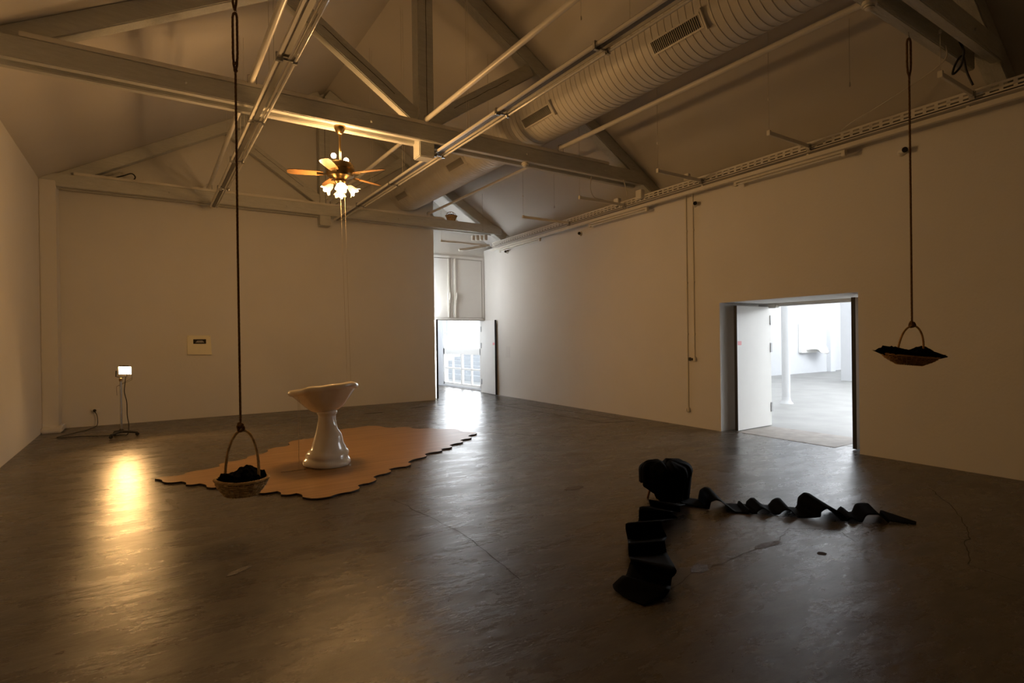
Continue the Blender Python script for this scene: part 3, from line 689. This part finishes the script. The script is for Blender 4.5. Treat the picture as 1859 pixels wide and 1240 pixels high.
# head, tilted down and turned towards the camera
hd_c = Vector((hx, ly, hz)); fd = Vector((.20, -.88, -.44)).normalized(); sd = fd.cross(Vector((0, 0, 1))).normalized(); sd = (sd+Vector((0, 0, .06))).normalized(); up = sd.cross(fd).normalized()
Hh = lambda a, b, c: hd_c+sd*a+up*b+fd*c
m = MB(); m.hexa([Hh(-.105, -.075, .04), Hh(.08, -.075, .04), Hh(.105, .075, .04), Hh(-.08, .075, .04)], [Hh(-.06, -.045, -.06), Hh(.06, -.045, -.06), Hh(.06, .045, -.06), Hh(-.06, .045, -.06)])
head = m.build('lamp_head', BLACKM, lamp)
m = MB(); m.hexa([Hh(-.10, -.07, .041), Hh(.075, -.07, .041), Hh(.10, .07, .041), Hh(-.075, .07, .041)], [Hh(-.10, -.07, .047), Hh(.075, -.07, .047), Hh(.10, .07, .047), Hh(-.075, .07, .047)])
m.build('glowing_glass', FLOOD, head)
sl = bpy.data.lights.new('flood_beam', 'SPOT'); sl.energy = 110; sl.color = WARM; sl.spot_size = radians(118); sl.spot_blend = .35; sl.shadow_soft_size = .04
so_ = bpy.data.objects.new('flood_beam', sl); COL.objects.link(so_); so_.location = Hh(0, 0, .06); so_.rotation_euler = Vector((.42, -.88, -.22)).to_track_quat('-Z', 'Y').to_euler()
m = MB()
for z in (-.2, -.3): m.tube([Hh(-.105, -.02, 0), Hh(-.12, -.1, 0)+Vector((0, 0, z*.3)), Vector((lx-.06, ly, .85)), Vector((lx-.055, ly, .70))], .003, 5)
m.build('hanging_strap', BLACKM, lamp)
cab('lamp_cable', [(lx+.075, ly-.01, 1.03), (lx+.06, ly-.01, .9), (lx+.05, ly, .75), (lx+.08, ly, .58), (lx+.085, ly, .35), (lx+.105, ly, .18), (lx+.085, ly-.01, .03), (lx, ly+.12, .012), (lx-.3, ly+.2, .012), (lx-.55, ly+.35, .012), (lx-.9, ly+.45, .012), (lx-.75, ly+.8, .012), (lx-.6, ly+1.1, .012), (lx-.47, ly+1.55, .012), (lx-.43, ly+1.72, .05), (lx-.44, ly+1.78, .2), (lx-.475, ly+1.80, .28)], .007, BLACKP, 'black lamp cable hanging from the flood lamp and lying along the floor to the socket')
so = thing('wall_socket', 'white double wall socket with a black plug, low on the back wall', 'socket', (-.87, YB, .26))
MB().box((-.92, YB-.03, .26), (-.78, YB, .34)).build('plate', DOORM, so, bevel=.008)
MB().lathe([(.028, 0), (.028, .03), (.018, .05)], (-.868, YB-.03, .30), 12, axis=(0, -1, 0)).build('plug', BLACKP, so)

# ------------------------------------------------------------------ plywood island
edge = [(0.05,7.56),(0.12,7.36),(0.30,7.23),(0.33,7.05),(0.46,7.00),(0.51,6.79),(0.66,6.70),(0.72,6.50),(0.87,6.44),(0.89,6.26),(1.10,6.15),(1.11,6.00),(1.25,5.95),(1.27,5.77),(1.50,5.62),(1.72,5.68),(1.86,5.88),(1.99,5.91),(2.12,6.14),(2.30,6.22),(2.40,6.40),(2.63,6.42),(2.74,6.62),(3.0,6.78),(3.12,6.96),(3.37,7.02),(3.45,7.14),(3.60,7.16),(3.68,7.32),(3.92,7.42),(4.0,7.60),(4.20,7.66),(4.28,7.85),(4.45,7.95),(4.55,8.13),(4.42,8.42),(4.40,8.70),(4.20,8.86),(3.98,9.02),(3.90,9.28),(3.66,9.42),(3.52,9.72),(3.26,9.94),(2.92,9.86),(2.75,9.62),(2.45,9.55),(2.28,9.30),(2.04,9.20),(1.78,8.98),(1.70,8.74),(1.42,8.60),(1.30,8.34),(1.08,8.14),(.86,8.06),(.74,7.84),(.50,7.74),(.34,7.60),(.2,7.60)]
P = []
n = len(edge)
for i in range(n):      # scalloped edge: each bay bulges outward, each corner stays sharp
    a = Vector(edge[i]); b = Vector(edge[(i+1) % n]); d = b-a; nn = Vector((d.y, -d.x))
    for t in (0, .2, .4, .6, .8): P.append(a+d*t+nn*(.22*sin(pi*t)*(1 if i % 2 else -.55)))
isl = MB().prism([(p.x, p.y) for p in P], .001, .020, 0, 1).build('plywood_sheet', [PLY, PLYE])
tag(isl, 'low brown plywood sheet with scalloped edge lying under the cream pedestal basin', 'plywood sheet')

# ------------------------------------------------------------------ pedestal basin
bx_, by_ = 1.875, 7.11
bas = thing('pedestal_basin', 'glossy cream hand-modelled pedestal basin with tilted bowl on the plywood', 'basin', (bx_, by_, .02))
Nz = lambda p, s, a: noise.noise(Vector(p)*s)*a
prof = [(.20, .0), (.272, .004), (.288, .022), (.287, .05), (.27, .078), (.258, .09), (.262, .112), (.266, .135), (.25, .165), (.225, .19), (.208, .22), (.192, .27), (.172, .33), (.152, .39), (.132, .45), (.117, .51), (.108, .56), (.104, .61), (.106, .63), (.118, .642), (.122, .658), (.118, .675), (.106, .69), (.10, .70)]
def pf(p, a, i):
    q = 1+Nz((cos(a)*1.2, sin(a)*1.2, p.z*3.5), 1.1, .10)+(.05*sin(3*a+p.z*9) if .1 < p.z < .55 else 0)
    dent = .0
    if .2 < p.z < .5: dent = .010*max(0, cos(a+.65))*sin(p.z*38)
    return (p.x*q+dent*cos(a), p.y*q+dent*sin(a), p.z+(.012*sin(2*a+1) if 0 < i < 10 else 0)*(1 if i > 3 else .4))
MB().lathe(prof, (bx_, by_, .02), 56, fn=pf).build('pedestal', CERA, bas, smooth=True)
bp = [(.05, .655), (.12, .665), (.185, .695), (.245, .75), (.295, .81), (.342, .865), (.368, .895), (.378, .908), (.392, .912), (.410, .920), (.420, .938), (.420, .958), (.410, .976), (.392, .984), (.372, .976), (.358, .955), (.335, .91), (.29, .85), (.22, .79), (.14, .74), (.04, .72)]
tilt = Matrix.Rotation(radians(-8.0), 3, Vector((.30, .95, 0)).normalized()) @ Matrix.Rotation(radians(-6.5), 3, Vector((.84, -.55, 0)))
def bf(p, a, i):
    k = 1+Nz((cos(a)*1.5, sin(a)*1.5, p.z*2), 1.2, .07)+.012*sin(5*a)*(p.z > .7)
    v = Vector((p.x*k, p.y*k*.96, p.z-.70+Nz((cos(a)*2, sin(a)*2, 4), 1, .02)*(p.z > .85)))
    v = tilt@v; return (v.x, v.y, v.z+.70)
MB().lathe(bp, (bx_, by_, .02), 64, fn=bf).build('bowl', CERA, bas, smooth=True)
# water threads
for x, y, x2, y2, z2, z1, lab in ((1.50, 6.98, 1.50, 6.98, .022, .90, 'thin thread hanging from left rim of the basin down to the plywood'), (1.535, 7.06, 1.54, 7.06, .45, .91, 'thin short thread hanging behind the long one at left of the basin')):
    o = MB().tube([(x, y, z1), (x, y, (z1+z2)/2), (x2, y2, z2)], .0022, 5).build('hanging_thread', THREAD); tag(o, lab, 'thread')
o = MB().tube([(1.30+.02*i, 7.0+.008*sin(i*2.3), .0225+.003*(i % 2)) for i in range(15)], .0035, 5).build('thread_tail', THREAD); tag(o, 'short curl of pale thread lying on the plywood left of the basin', 'thread')

# ------------------------------------------------------------------ ropes and baskets
def rope_mesh(m, path, r, turns_per_m=28, strands=3, res=.009):
    P = [Vector(p) for p in path]; S = []; tot = 0
    for i in range(len(P)-1):
        L_ = (P[i+1]-P[i]).length; k = max(2, int(L_/res))
        for j in range(k): S.append((P[i].lerp(P[i+1], j/k), tot+L_*j/k))
        tot += L_
    S.append((P[-1], tot))
    for s in range(strands):
        path2 = []
        for i, (p, d) in enumerate(S):
            t = (S[min(i+1, len(S)-1)][0]-S[max(i-1, 0)][0]).normalized()
            a = t.cross(Vector((0, 1, 0)) if abs(t.y) < .9 else Vector((1, 0, 0))).normalized(); b = t.cross(a)
            ph = 2*pi*(d*turns_per_m+s/strands)
            path2.append(p+(a*cos(ph)+b*sin(ph))*r*.5)
        m.tube(path2, r*.58, 5)
def loop_pts(x, y, z0, z1, w_, d=(1, 0)):
    return [(x+d[0]*w_*s, y+d[1]*w_*s, z) for s, z in ((0, z0), (-.7, z0+.05), (-1, z0+(z1-z0)*.3), (-1, z1-.04), (-.6, z1-.008), (0, z1), (.6, z1-.008), (1, z1-.04), (1, z0+(z1-z0)*.3), (.7, z0+.05), (0, z0))]
def knot(m, c, r):
    c = Vector(c)
    for k in range(3):
        ax = Vector((random.uniform(-1, 1), random.uniform(-1, 1), random.uniform(-.6, .6))).normalized()
        a = ax.orthogonal().normalized(); b = ax.cross(a)
        m.tube([c+(a*cos(t)+b*sin(t))*r*(.9+.15*sin(3*t)) for t in [2*pi*i/16 for i in range(16)]], r*.45, 6, closed=True)
def basket(name, loc, rx, ry, h, bot, handle, tilt_m, mat_, label, rows=9, stakes=30, handle_dir=0, rim_r=.011, wr=.005):
    """open weave oval basket: root at the centre of its bottom"""
    t = thing(name, label, 'basket', loc)
    L0 = Vector(loc); T = lambda v: L0+tilt_m@Vector(v)
    def ring(u, a): # u 0 bottom..1 rim
        k = bot+(1-bot)*sin(u*pi/2)**1.15
        return Vector((rx*k*cos(a), ry*k*sin(a), h*u+.10*h*cos(a)**2*u))
    body = MB()
    for i in range(rows):
        u = (i+.5)/rows; pts = []
        for j in range(stakes*4):
            a = 2*pi*j/(stakes*4); p = ring(u, a); o = wr*.9*cos(j*pi/4+pi*(i % 2)); n_ = Vector((cos(a), sin(a), 0)); pts.append(T(p+n_*o))
        body.tube(pts, wr*(1.25), 5, closed=True)
    body.build('woven_side', mat_, t, smooth=True)
    sk = MB()
    for j in range(stakes):
        a = 2*pi*(j+.0)/stakes; sk.tube([T(ring(u, a)) for u in (0, .2, .4, .6, .8, 1)], wr*.9, 5)
    sk.build('stakes', mat_, t, smooth=True)
    bo = MB(); bo.lathe([(bot*.99, 0), (bot*.99, .012)], (0, 0, 0), 30); bo.v = [tuple(T((x*rx, y*ry, z))) for x, y, z in bo.v]
    bo.build('base', mat_, t)
    rim = MB()
    for s in range(4):
        pts = []
        for j in range(120):
            a = 2*pi*j/120; ph = 14*a+s*pi/2; p = ring(1, a)+Vector((cos(a), sin(a), 0))*cos(ph)*rim_r*.8+Vector((0, 0, sin(ph)*rim_r*.8)); pts.append(T(p))
        rim.tube(pts, rim_r*.72, 5, closed=True)
    rim.build('braided_rim', mat_, t, smooth=True)
    hd_ = MB(); ca, sa = cos(handle_dir), sin(handle_dir); hw = sqrt((rx*ca)**2+(ry*sa)**2)*handle[1]
    for s in range(4):
        pts = []
        for j in range(61):
            q = pi*j/60; c0 = -cos(q)*hw*(1-.10*sin(q)**2*0); z = h*.75+(handle[0])*sin(q)**.8
            ph = 18*q+s*pi/2; N_ = Vector((-cos(q)*ca, -cos(q)*sa, sin(q))); B_ = Vector((-sa, ca, 0))
            pts.append(T(Vector((c0*ca, c0*sa, z))+N_*cos(ph)*rim_r*.62+B_*sin(ph)*rim_r*.62))
        hd_.tube(pts, rim_r*.62, 5)
    hd_.build('handle', mat_, t, smooth=True)
    return t
def crumple(name, c, rx, ry, z0, hmax, label, tilt_m, seed, spikes=9, over=1.0, cat='fabric'):
    m = MB(); rnd = random.Random(seed); n = 54; K = 13; vs = []; c = Vector(c)
    off = Vector((seed*3.1, seed*1.7, 0))
    for i in range(K):
        t = i/(K-1)
        for j in range(n):
            a = 2*pi*j/n
            jag = 1+.16*noise.noise(Vector((cos(a)*spikes*.5, sin(a)*spikes*.5, seed)))*t*2
            r_ = t*over*jag
            x, y = rx*r_*cos(a), ry*r_*sin(a)
            z = z0+hmax*(.55+.55*noise.noise(Vector((x*6, y*6, 0))+off)+.14*noise.noise(Vector((x*34, y*34, 4))+off))*(1-.30*t**4)
            if t > .9: z = z0+hmax*.35*noise.noise(Vector((cos(a)*4, sin(a)*4, seed*2)))+hmax*.15
            vs.append(c+tilt_m@Vector((x, y, max(z, z0-.02))))
    for j in range(n):
        a = 2*pi*j/n; vs.append(c+tilt_m@Vector((rx*.55*cos(a), ry*.55*sin(a), z0-.05)))
    fs = []
    for i in range(K):
        for j in range(n): fs.append((i*n+j, i*n+(j+1) % n, (i+1)*n+(j+1) % n, (i+1)*n+j))
    fs.append(tuple(range(n))); fs.append(tuple(K*n+j for j in range(n)))
    m.add(vs, fs); o = m.build(name, CLOTH); tag(o, label, cat); return o
I3 = Matrix.Identity(3)

# left basket, hanging low in front of the plywood
B1 = Vector((.625, 5.00, .315))
t1 = Matrix.Rotation(radians(2), 3, 'Y')@Matrix.Rotation(radians(-10), 3, 'Z')
basket('hanging_basket', B1, .196, .155, .125, .60, (.435, .72), t1, WICK, 'pale wicker basket with tall arched handle hanging low at the left', handle_dir=radians(-22), rows=8, rim_r=.010, wr=.0045)
crumple('black_cloth', B1, .180, .142, .128, .125, 'black crumpled cloth heaped in the left hanging basket', t1, 3)
kx, ky, kz = B1.x, B1.y, B1.z+.548
ro = thing('hanging_rope', 'long brown twisted rope carrying the left wicker basket', 'rope', (kx, ky, kz))
m = MB(); rope_mesh(m, [(kx, ky, kz), (kx-.002, ky, 2.3), (kx, ky, 3.78)], .0098); m.build('rope_line', ROPE, ro, smooth=True)
m = MB(); knot(m, (kx, ky, kz+.0), .026); knot(m, (kx, ky, kz+.022), .021); m.build('lower_knot', ROPE, ro, smooth=True)
m = MB(); rope_mesh(m, loop_pts(kx, ky, 3.76, 4.24, .018, (.84, -.55)), .0105); knot(m, (kx, ky, 3.77), .013); knot(m, (kx, ky, 3.83), .012); m.build('upper_loop', ROPE, ro, smooth=True)
m = MB(); m.tube([(kx, ky, 4.225), (kx+.012, ky, 4.24), (kx+.012, ky, 4.265), (kx, ky, 4.28), (kx-.012, ky, 4.265)], .004, 6); m.build('hook', CHROME, ro)
m = MB(); rope_mesh(m, loop_pts(kx, ky, 4.26, 4.9, .018, (.84, -.55)), .0105); rope_mesh(m, [(kx, ky, 4.88), (kx, ky, CZ(kx)-.02)], .0105); m.build('upper_rope', ROPE, ro, smooth=True)
m = MB(); m.tube([(kx, ky, CZ(kx)), (kx, ky, CZ(kx)-.03)], .02, 10); m.build('ceiling_eye', CHROME, ro)

# right basket, shallow and tilted, with cloth spilling over both ends
B2 = Vector((6.122, 2.378, 1.262)); t2 = Matrix.Rotation(radians(-33.25), 3, 'Z')@Matrix.Rotation(radians(5), 3, 'Y')@Matrix.Rotation(radians(3), 3, 'X')
basket('hanging_basket', B2, .26, .13, .085, .45, (.315, .48), t2, WICKD, 'shallow tilted brown basket hanging in front of the right wall', rows=6, stakes=34, rim_r=.008, wr=.0045)
crumple('black_cloth', B2+Vector((.01, -.0, 0)), .325, .14, .098, .10, 'black jagged cloth spilling over the right shallow basket', t2, 7, spikes=14, over=1.05)
kx, ky, kz = 6.15, 2.36, B2.z+.385
ro2 = thing('hanging_rope', 'long brown rope tied to the nearest truss, carrying the right basket', 'rope', (kx, ky, kz))
m = MB(); rope_mesh(m, [(kx, ky, kz), (kx+.003, ky, 2.9), (kx, ky, 4.06)], .0098); m.build('rope_line', ROPE, ro2, smooth=True)
m = MB(); knot(m, (kx, ky, kz), .024); knot(m, (kx, ky, kz+.012), .02); m.build('lower_knot', ROPE, ro2, smooth=True)
m = MB(); rope_mesh(m, loop_pts(kx, ky, 4.03, 4.40, .018, (.84, -.55)), .0105); m.build('upper_loop', ROPE, ro2, smooth=True)
m = MB(); m.tube([(kx, ky, 4.46), (kx, ky, 4.43), (kx+.014, ky, 4.41), (kx, ky, 4.39), (kx-.012, ky, 4.40)], .004, 6); m.build('hook', CHROME, ro2)

# small slatted basket on the back truss
B3 = Vector((6.73, 13.10, 4.69))
t = thing('slatted_basket', 'small brown slatted basket of dark fruit on top of the back truss', 'basket', B3)
for j in range(22):
    a = 2*pi*j/22; a2 = a+2*pi/22*.88
    MB().hexa([B3+Vector((.10*cos(a), .085*sin(a), 0)), B3+Vector((.10*cos(a2), .085*sin(a2), 0)), B3+Vector((.094*cos(a2), .079*sin(a2), 0)), B3+Vector((.094*cos(a), .079*sin(a), 0))],
              [B3+Vector((.16*cos(a), .13*sin(a), .15)), B3+Vector((.16*cos(a2), .13*sin(a2), .15)), B3+Vector((.154*cos(a2), .124*sin(a2), .15)), B3+Vector((.154*cos(a), .124*sin(a), .15))]).build('slat', WICK, t)
MB().tube([B3+Vector((.162*cos(2*pi*j/30), .132*sin(2*pi*j/30), .15)) for j in range(30)], .009, 6, closed=True).build('rim', WICKD, t, smooth=True)
MB().tube([B3+Vector((-.15*cos(pi*j/16), 0, .14+.12*sin(pi*j/16))) for j in range(17)], .007, 6).build('handle', WICKD, t, smooth=True)
MB().tube([B3+Vector((0, -.12*cos(pi*j/16), .14+.12*sin(pi*j/16))) for j in range(17)], .007, 6).build('handle', WICKD, t, smooth=True)
MB().lathe([(.095, 0), (.095, .01)], B3, 20).build('base', WICKD, t)
rnd = random.Random(11)
for i in range(16):
    a = i*2.4; r_ = .025*sqrt(i)*1.15; c_ = B3+Vector((r_*cos(a), r_*sin(a)*.8, .155+.03*(1-r_/.11)))
    o = MB().lathe([(.004, -.026), (.02, -.018), (.027, 0), (.02, .018), (.004, .026)], c_, 8).build('dark_fruit', BLACKP, None, smooth=True)
    tag(o, 'dark round fruit heaped in the small slatted basket on the back truss', 'fruit', 'dark fruit in the slatted basket')

# ------------------------------------------------------------------ black leather strip draped over a low stool
cx, cy = 4.13, 3.66
stl = thing('low_stool', 'low wooden stool with splayed legs under the black leather heap', 'stool', (cx, cy, 0))
MB().lathe([(.13, .26), (.135, .27), (.135, .29), (.12, .30)], (cx, cy, 0), 20).build('seat', WOODL, stl)
for a in (200, 290, 20, 110):
    d = Vector((cos(radians(a+5)), sin(radians(a+5)), 0)); MB().tube([Vector((cx, cy, .26))+d*.09, Vector((cx, cy, .0))+d*.17], [.016, .010], 8).build('leg', WOODL, stl, smooth=True)

lea = thing('leather_strip', 'long black leather strip, bunched in a heap and trailing in folds over the floor', 'leather sculpture', (cx, cy, 0))
Rv = Vector((cos(yaw), -sin(yaw), 0)); Fv = Vector((sin(yaw), cos(yaw), 0))
# bunched heap: a wrinkled hood with two lobes, open on the left above the stool leg
N_, K = 84, 26; vs = []; fs = []
for i in range(K+1):
    t = i/K
    for j in range(N_):
        a = 2*pi*j/N_; ca, sa = cos(a), sin(a)       # ca: to the right, sa: away from the camera
        left = max(0, -ca)**1.5
        bottom = .005+.16*left*(1 if sa > -.75 else .6)+.03*max(0, sa)
        u = min(1, t/.55)
        rr_ = .245*sin(u*pi/2)**.8*(1+.05*sin(3*a+.6)+.05*sin(7*a+2)*u+.03*sin(13*a)*u)
        if t > .55: rr_ *= 1-(.10+.22*max(0, -sa)+.05*ca)*((t-.55)/.45)**.8*(1-left)
        lat = rr_*ca; dep = rr_*sa*.82
        ztop = .385-.10*u**2.2-.05*math.exp(-((lat+.012)/.022)**2)*(1-u*.4)+.03*sin(a*2+.5)*u-.04*max(0, lat)*3*u
        z = ztop if t <= .55 else ztop+(bottom-ztop)*((t-.55)/.45)**1.1
        z += .018*noise.noise(Vector((ca*3, sa*3, t*4)))*min(1, t*3)
        p = Vector((cx, cy, 0))+Rv*(lat+.01)+Fv*dep
        vs.append(p+Vector((0, 0, max(z, .004))))
for i in range(K):
    for j in range(N_): fs.append((i*N_+j, i*N_+(j+1) % N_, (i+1)*N_+(j+1) % N_, (i+1)*N_+j))
fs.append(tuple(range(N_)))
hp = MB().add(vs, fs).build('bunched_heap', LEATH, lea, smooth=True)
sm = hp.modifiers.new('thickness', 'SOLIDIFY'); sm.thickness = .006; sm.offset = -1
def sheet(name, rows, sub, nc=9):
    """rows of (far point, near point): a smooth sheet through them"""
    R_ = []; q = [rows[0]]+list(rows)+[rows[-1]]
    for i in range(1, len(q)-2):
        for s in range(sub):
            t = s/sub; r_ = []
            for e in (0, 1):
                a, b, c = q[i-1][e], q[i][e], q[i+1][e]; d = q[i+2][e]
                cr_ = .5*((2*b)+(c-a)*t+(2*a-5*b+4*c-d)*t*t+(3*b-a-3*c+d)*t**3)
                r_.append(b.lerp(c, t)*.45+cr_*.55)
            R_.append(r_)
    R_.append(list(rows[-1]))
    g = []
    for a, b in R_: g.append([Vector(((a.lerp(b, k/(nc-1))).x, (a.lerp(b, k/(nc-1))).y, max(.005, (a.lerp(b, k/(nc-1))).z))) for k in range(nc)])
    o = MB().grid(g).build(name, LEATH, lea, smooth=True)
    s_ = o.modifiers.new('thickness', 'SOLIDIFY'); s_.thickness = .005; s_.offset = 1
    return o
# plan points of far edge, height there, plan points of near edge, share of height kept at the near edge
RA=[(4.352,3.534,0.004,4.192,3.282,1),
 (4.365,3.499,0.006,4.199,3.246,1),
 (4.377,3.47,0.005,4.205,3.215,1),
 (4.38,3.462,0.046,4.207,3.206,0.75),
 (4.384,3.45,0.099,4.209,3.195,0.75),
 (4.401,3.408,0.132,4.218,3.15,0.75),
 (4.417,3.367,0.127,4.227,3.108,0.75),
 (4.439,3.308,0.071,4.265,3.066,0.75),
 (4.467,3.24,0.004,4.31,3.015,1),
 (4.507,3.202,0.004,4.344,2.977,1),
 (4.545,3.166,0.004,4.377,2.94,1),
 (4.552,3.159,0.029,4.383,2.934,1),
 (4.559,3.152,0.033,4.389,2.927,0.75),
 (4.57,3.142,0.004,4.398,2.918,1),
 (4.587,3.126,0.004,4.415,2.903,1),
 (4.601,3.113,0.004,4.429,2.89,1),
 (4.605,3.108,0.032,4.434,2.887,0.75),
 (4.631,3.084,0.065,4.459,2.864,0.75),
 (4.653,3.063,0.064,4.48,2.845,0.75),
 (4.682,3.035,0.025,4.51,2.819,1),
 (4.708,3.01,0.004,4.535,2.797,1),
 (4.737,2.982,0.004,4.561,2.769,1),
 (4.759,2.95,0.057,4.572,2.734,0.75),
 (4.779,2.922,0.078,4.583,2.702,0.75),
 (4.795,2.898,0.074,4.591,2.677,0.75),
 (4.827,2.853,0.004,4.615,2.631,1),
 (4.847,2.824,0.004,4.639,2.607,1),
 (4.864,2.799,0.004,4.66,2.586,1),
 (4.875,2.785,0.031,4.737,2.506,0.65),
 (4.88,2.777,0.1,4.741,2.499,0.65),
 (4.907,2.742,0.145,4.764,2.465,0.65),
 (4.933,2.707,0.141,4.786,2.432,0.65),
 (4.964,2.664,0.104,4.813,2.392,0.75),
 (5.001,2.616,0.036,4.844,2.345,0.75),
 (5.031,2.574,0.006,4.822,2.378,1),
 (5.059,2.537,0.004,4.846,2.342,1),
 (5.08,2.509,0.048,4.863,2.315,0.75),
 (5.114,2.463,0.004,4.909,2.278,1),
 (5.131,2.443,0.004,4.934,2.264,1),
 (5.147,2.426,0.066,4.955,2.25,0.75),
 (5.163,2.407,0.087,4.972,2.234,0.75),
 (5.211,2.353,0.091,5.023,2.185,0.75),
 (5.225,2.338,0.074,5.037,2.171,0.75),
 (5.258,2.3,0.02,5.065,2.144,1),
 (5.275,2.281,0.004,5.079,2.131,1),
 (5.275,2.273,0.039,5.083,2.126,0.5),
 (5.278,2.226,0.032,5.107,2.103,0.5),
 (5.283,2.108,0.017,5.171,2.041,0.5),
 (5.287,2.014,0.005,5.226,1.991,0.5)]
RA = [(4.22, 3.70, .02, 4.10, 3.44, 1), (4.30, 3.61, .012, 4.15, 3.35, 1)]+RA
sheet('right_strip', [(Vector((x, y, h)), Vector((x2, y2, h*nf))) for x, y, h, x2, y2, nf in RA], 3)
LA=[(3.962,3.651,4.101,3.394,0.02),(3.694,3.458,3.761,3.168,0.12),(3.811,3.552,3.891,3.278,0.02),(3.437,3.323,3.554,3.083,0.13),(3.41,3.314,3.747,3.179,0.02),(3.002,3.048,3.264,2.929,0.15),(3.047,3.075,3.323,2.932,0.02),(2.807,2.827,3.065,2.723,0.1),(2.811,2.826,3.084,2.723,0.015),(2.583,2.578,2.681,2.29,0.13),(2.663,2.665,2.714,2.355,0.06),(2.574,2.614,2.688,2.344,0.015),(2.488,2.561,2.571,2.253,0.05),(2.408,2.562,2.531,2.259,0.015),(2.374,2.509,2.45,2.267,0.01),(2.362,2.384,2.384,2.278,0.004)]
sheet('left_strip', [(Vector((x, y, z)), Vector((x2, y2, z))) for x, y, x2, y2, z in LA], 4)

# ------------------------------------------------------------------ marks in the floor
STAIN = mat('floor_patch', (.075, .055, .035), .55, var=.3, vscale=30, bump=.6, bscale=80)
SEAM = mat('floor_seam', (.035, .028, .02), .8)
def blob(c, a, b, rot, name='repair_patch', m_=STAIN, seed=0):
    n = 26; P = []
    for j in range(n):
        t = 2*pi*j/n; k = 1+.25*noise.noise(Vector((cos(t)*2, sin(t)*2, seed*3+.5))); x, y = a*k*cos(t)*(1-.0), b*k*sin(t)
        P.append((c[0]+x*cos(rot)-y*sin(rot), c[1]+x*sin(rot)+y*cos(rot)))
    MB().prism(P, .0002, .0018).build(name, m_, floor)
blob((3.84, 2.43), .15, .035, -.1, seed=1); blob((3.08, 2.44), .085, .05, .2, seed=2); blob((4.0, 2.11), .035, .03, 0, seed=3, m_=SEAM); blob((.18, 6.4), .2, .03, 1.75, seed=4); blob((.5, 4.2), .1, .03, .5, seed=5)
blob((4.1, 11.8), .25, .06, .1, seed=6); blob((3.7, 4.5), .12, .05, 0, seed=7); blob((5.4, 12.2), .4, .06, .4, seed=9)
def crackline(pts, wd=.004):
    P = []; rows = []
    pts = [Vector(p) for p in pts]
    for i in range(len(pts)-1):
        k = 9
        for s in range(k):
            p = pts[i].lerp(pts[i+1], s/k); P.append(p+Vector((noise.noise(Vector((p.x*9, p.y*9, 1))), noise.noise(Vector((p.x*9, p.y*9, 7)))))*.03)
    P.append(pts[-1])
    for i, p in enumerate(P):
        d = (P[min(i+1, len(P)-1)]-P[max(i-1, 0)]).normalized(); n_ = Vector((-d.y, d.x))*wd*(.5+abs(noise.noise(Vector((i*.9, 1, 0)))))
        rows.append([(p.x-n_.x, p.y-n_.y, .0012), (p.x+n_.x, p.y+n_.y, .0012)])
    MB().grid(rows).build('floor_crack', SEAM, floor)
crackline([(2.7, 2.34), (2.95, 2.42), (3.26, 2.40), (3.7, 2.43)], .003); crackline([(3.98, 2.42), (4.3, 2.55), (4.6, 2.3), (4.45, 2.1)], .003)
crackline([(6.6, 2.4), (6.0, 2.0), (5.4, 1.7), (4.9, 1.55), (4.6, 1.45)], .004); crackline([(4.6, 1.45), (4.5, 1.1), (4.2, .9)], .003)
crackline([(3.5, 8.9), (4.0, 8.3), (4.7, 8.2), (5.5, 7.0)], .005); crackline([(2.0, 5.2), (2.1, 4.0), (2.0, 3.0)], .004)
for a, b in (((7.03, 11.36), (7.01, 7.7)), ((7.01, 7.7), (7.62, 7.45)), ((7.55, 10.9), (7.6, 7.45)), ((7.03, 11.36), (7.5, 11.2))):
    crackline([a, ((a[0]+b[0])/2, (a[1]+b[1])/2), b], .018)
crackline([(6.5, 13.4), (7.2, 13.3), (8.1, 13.3)], .006)
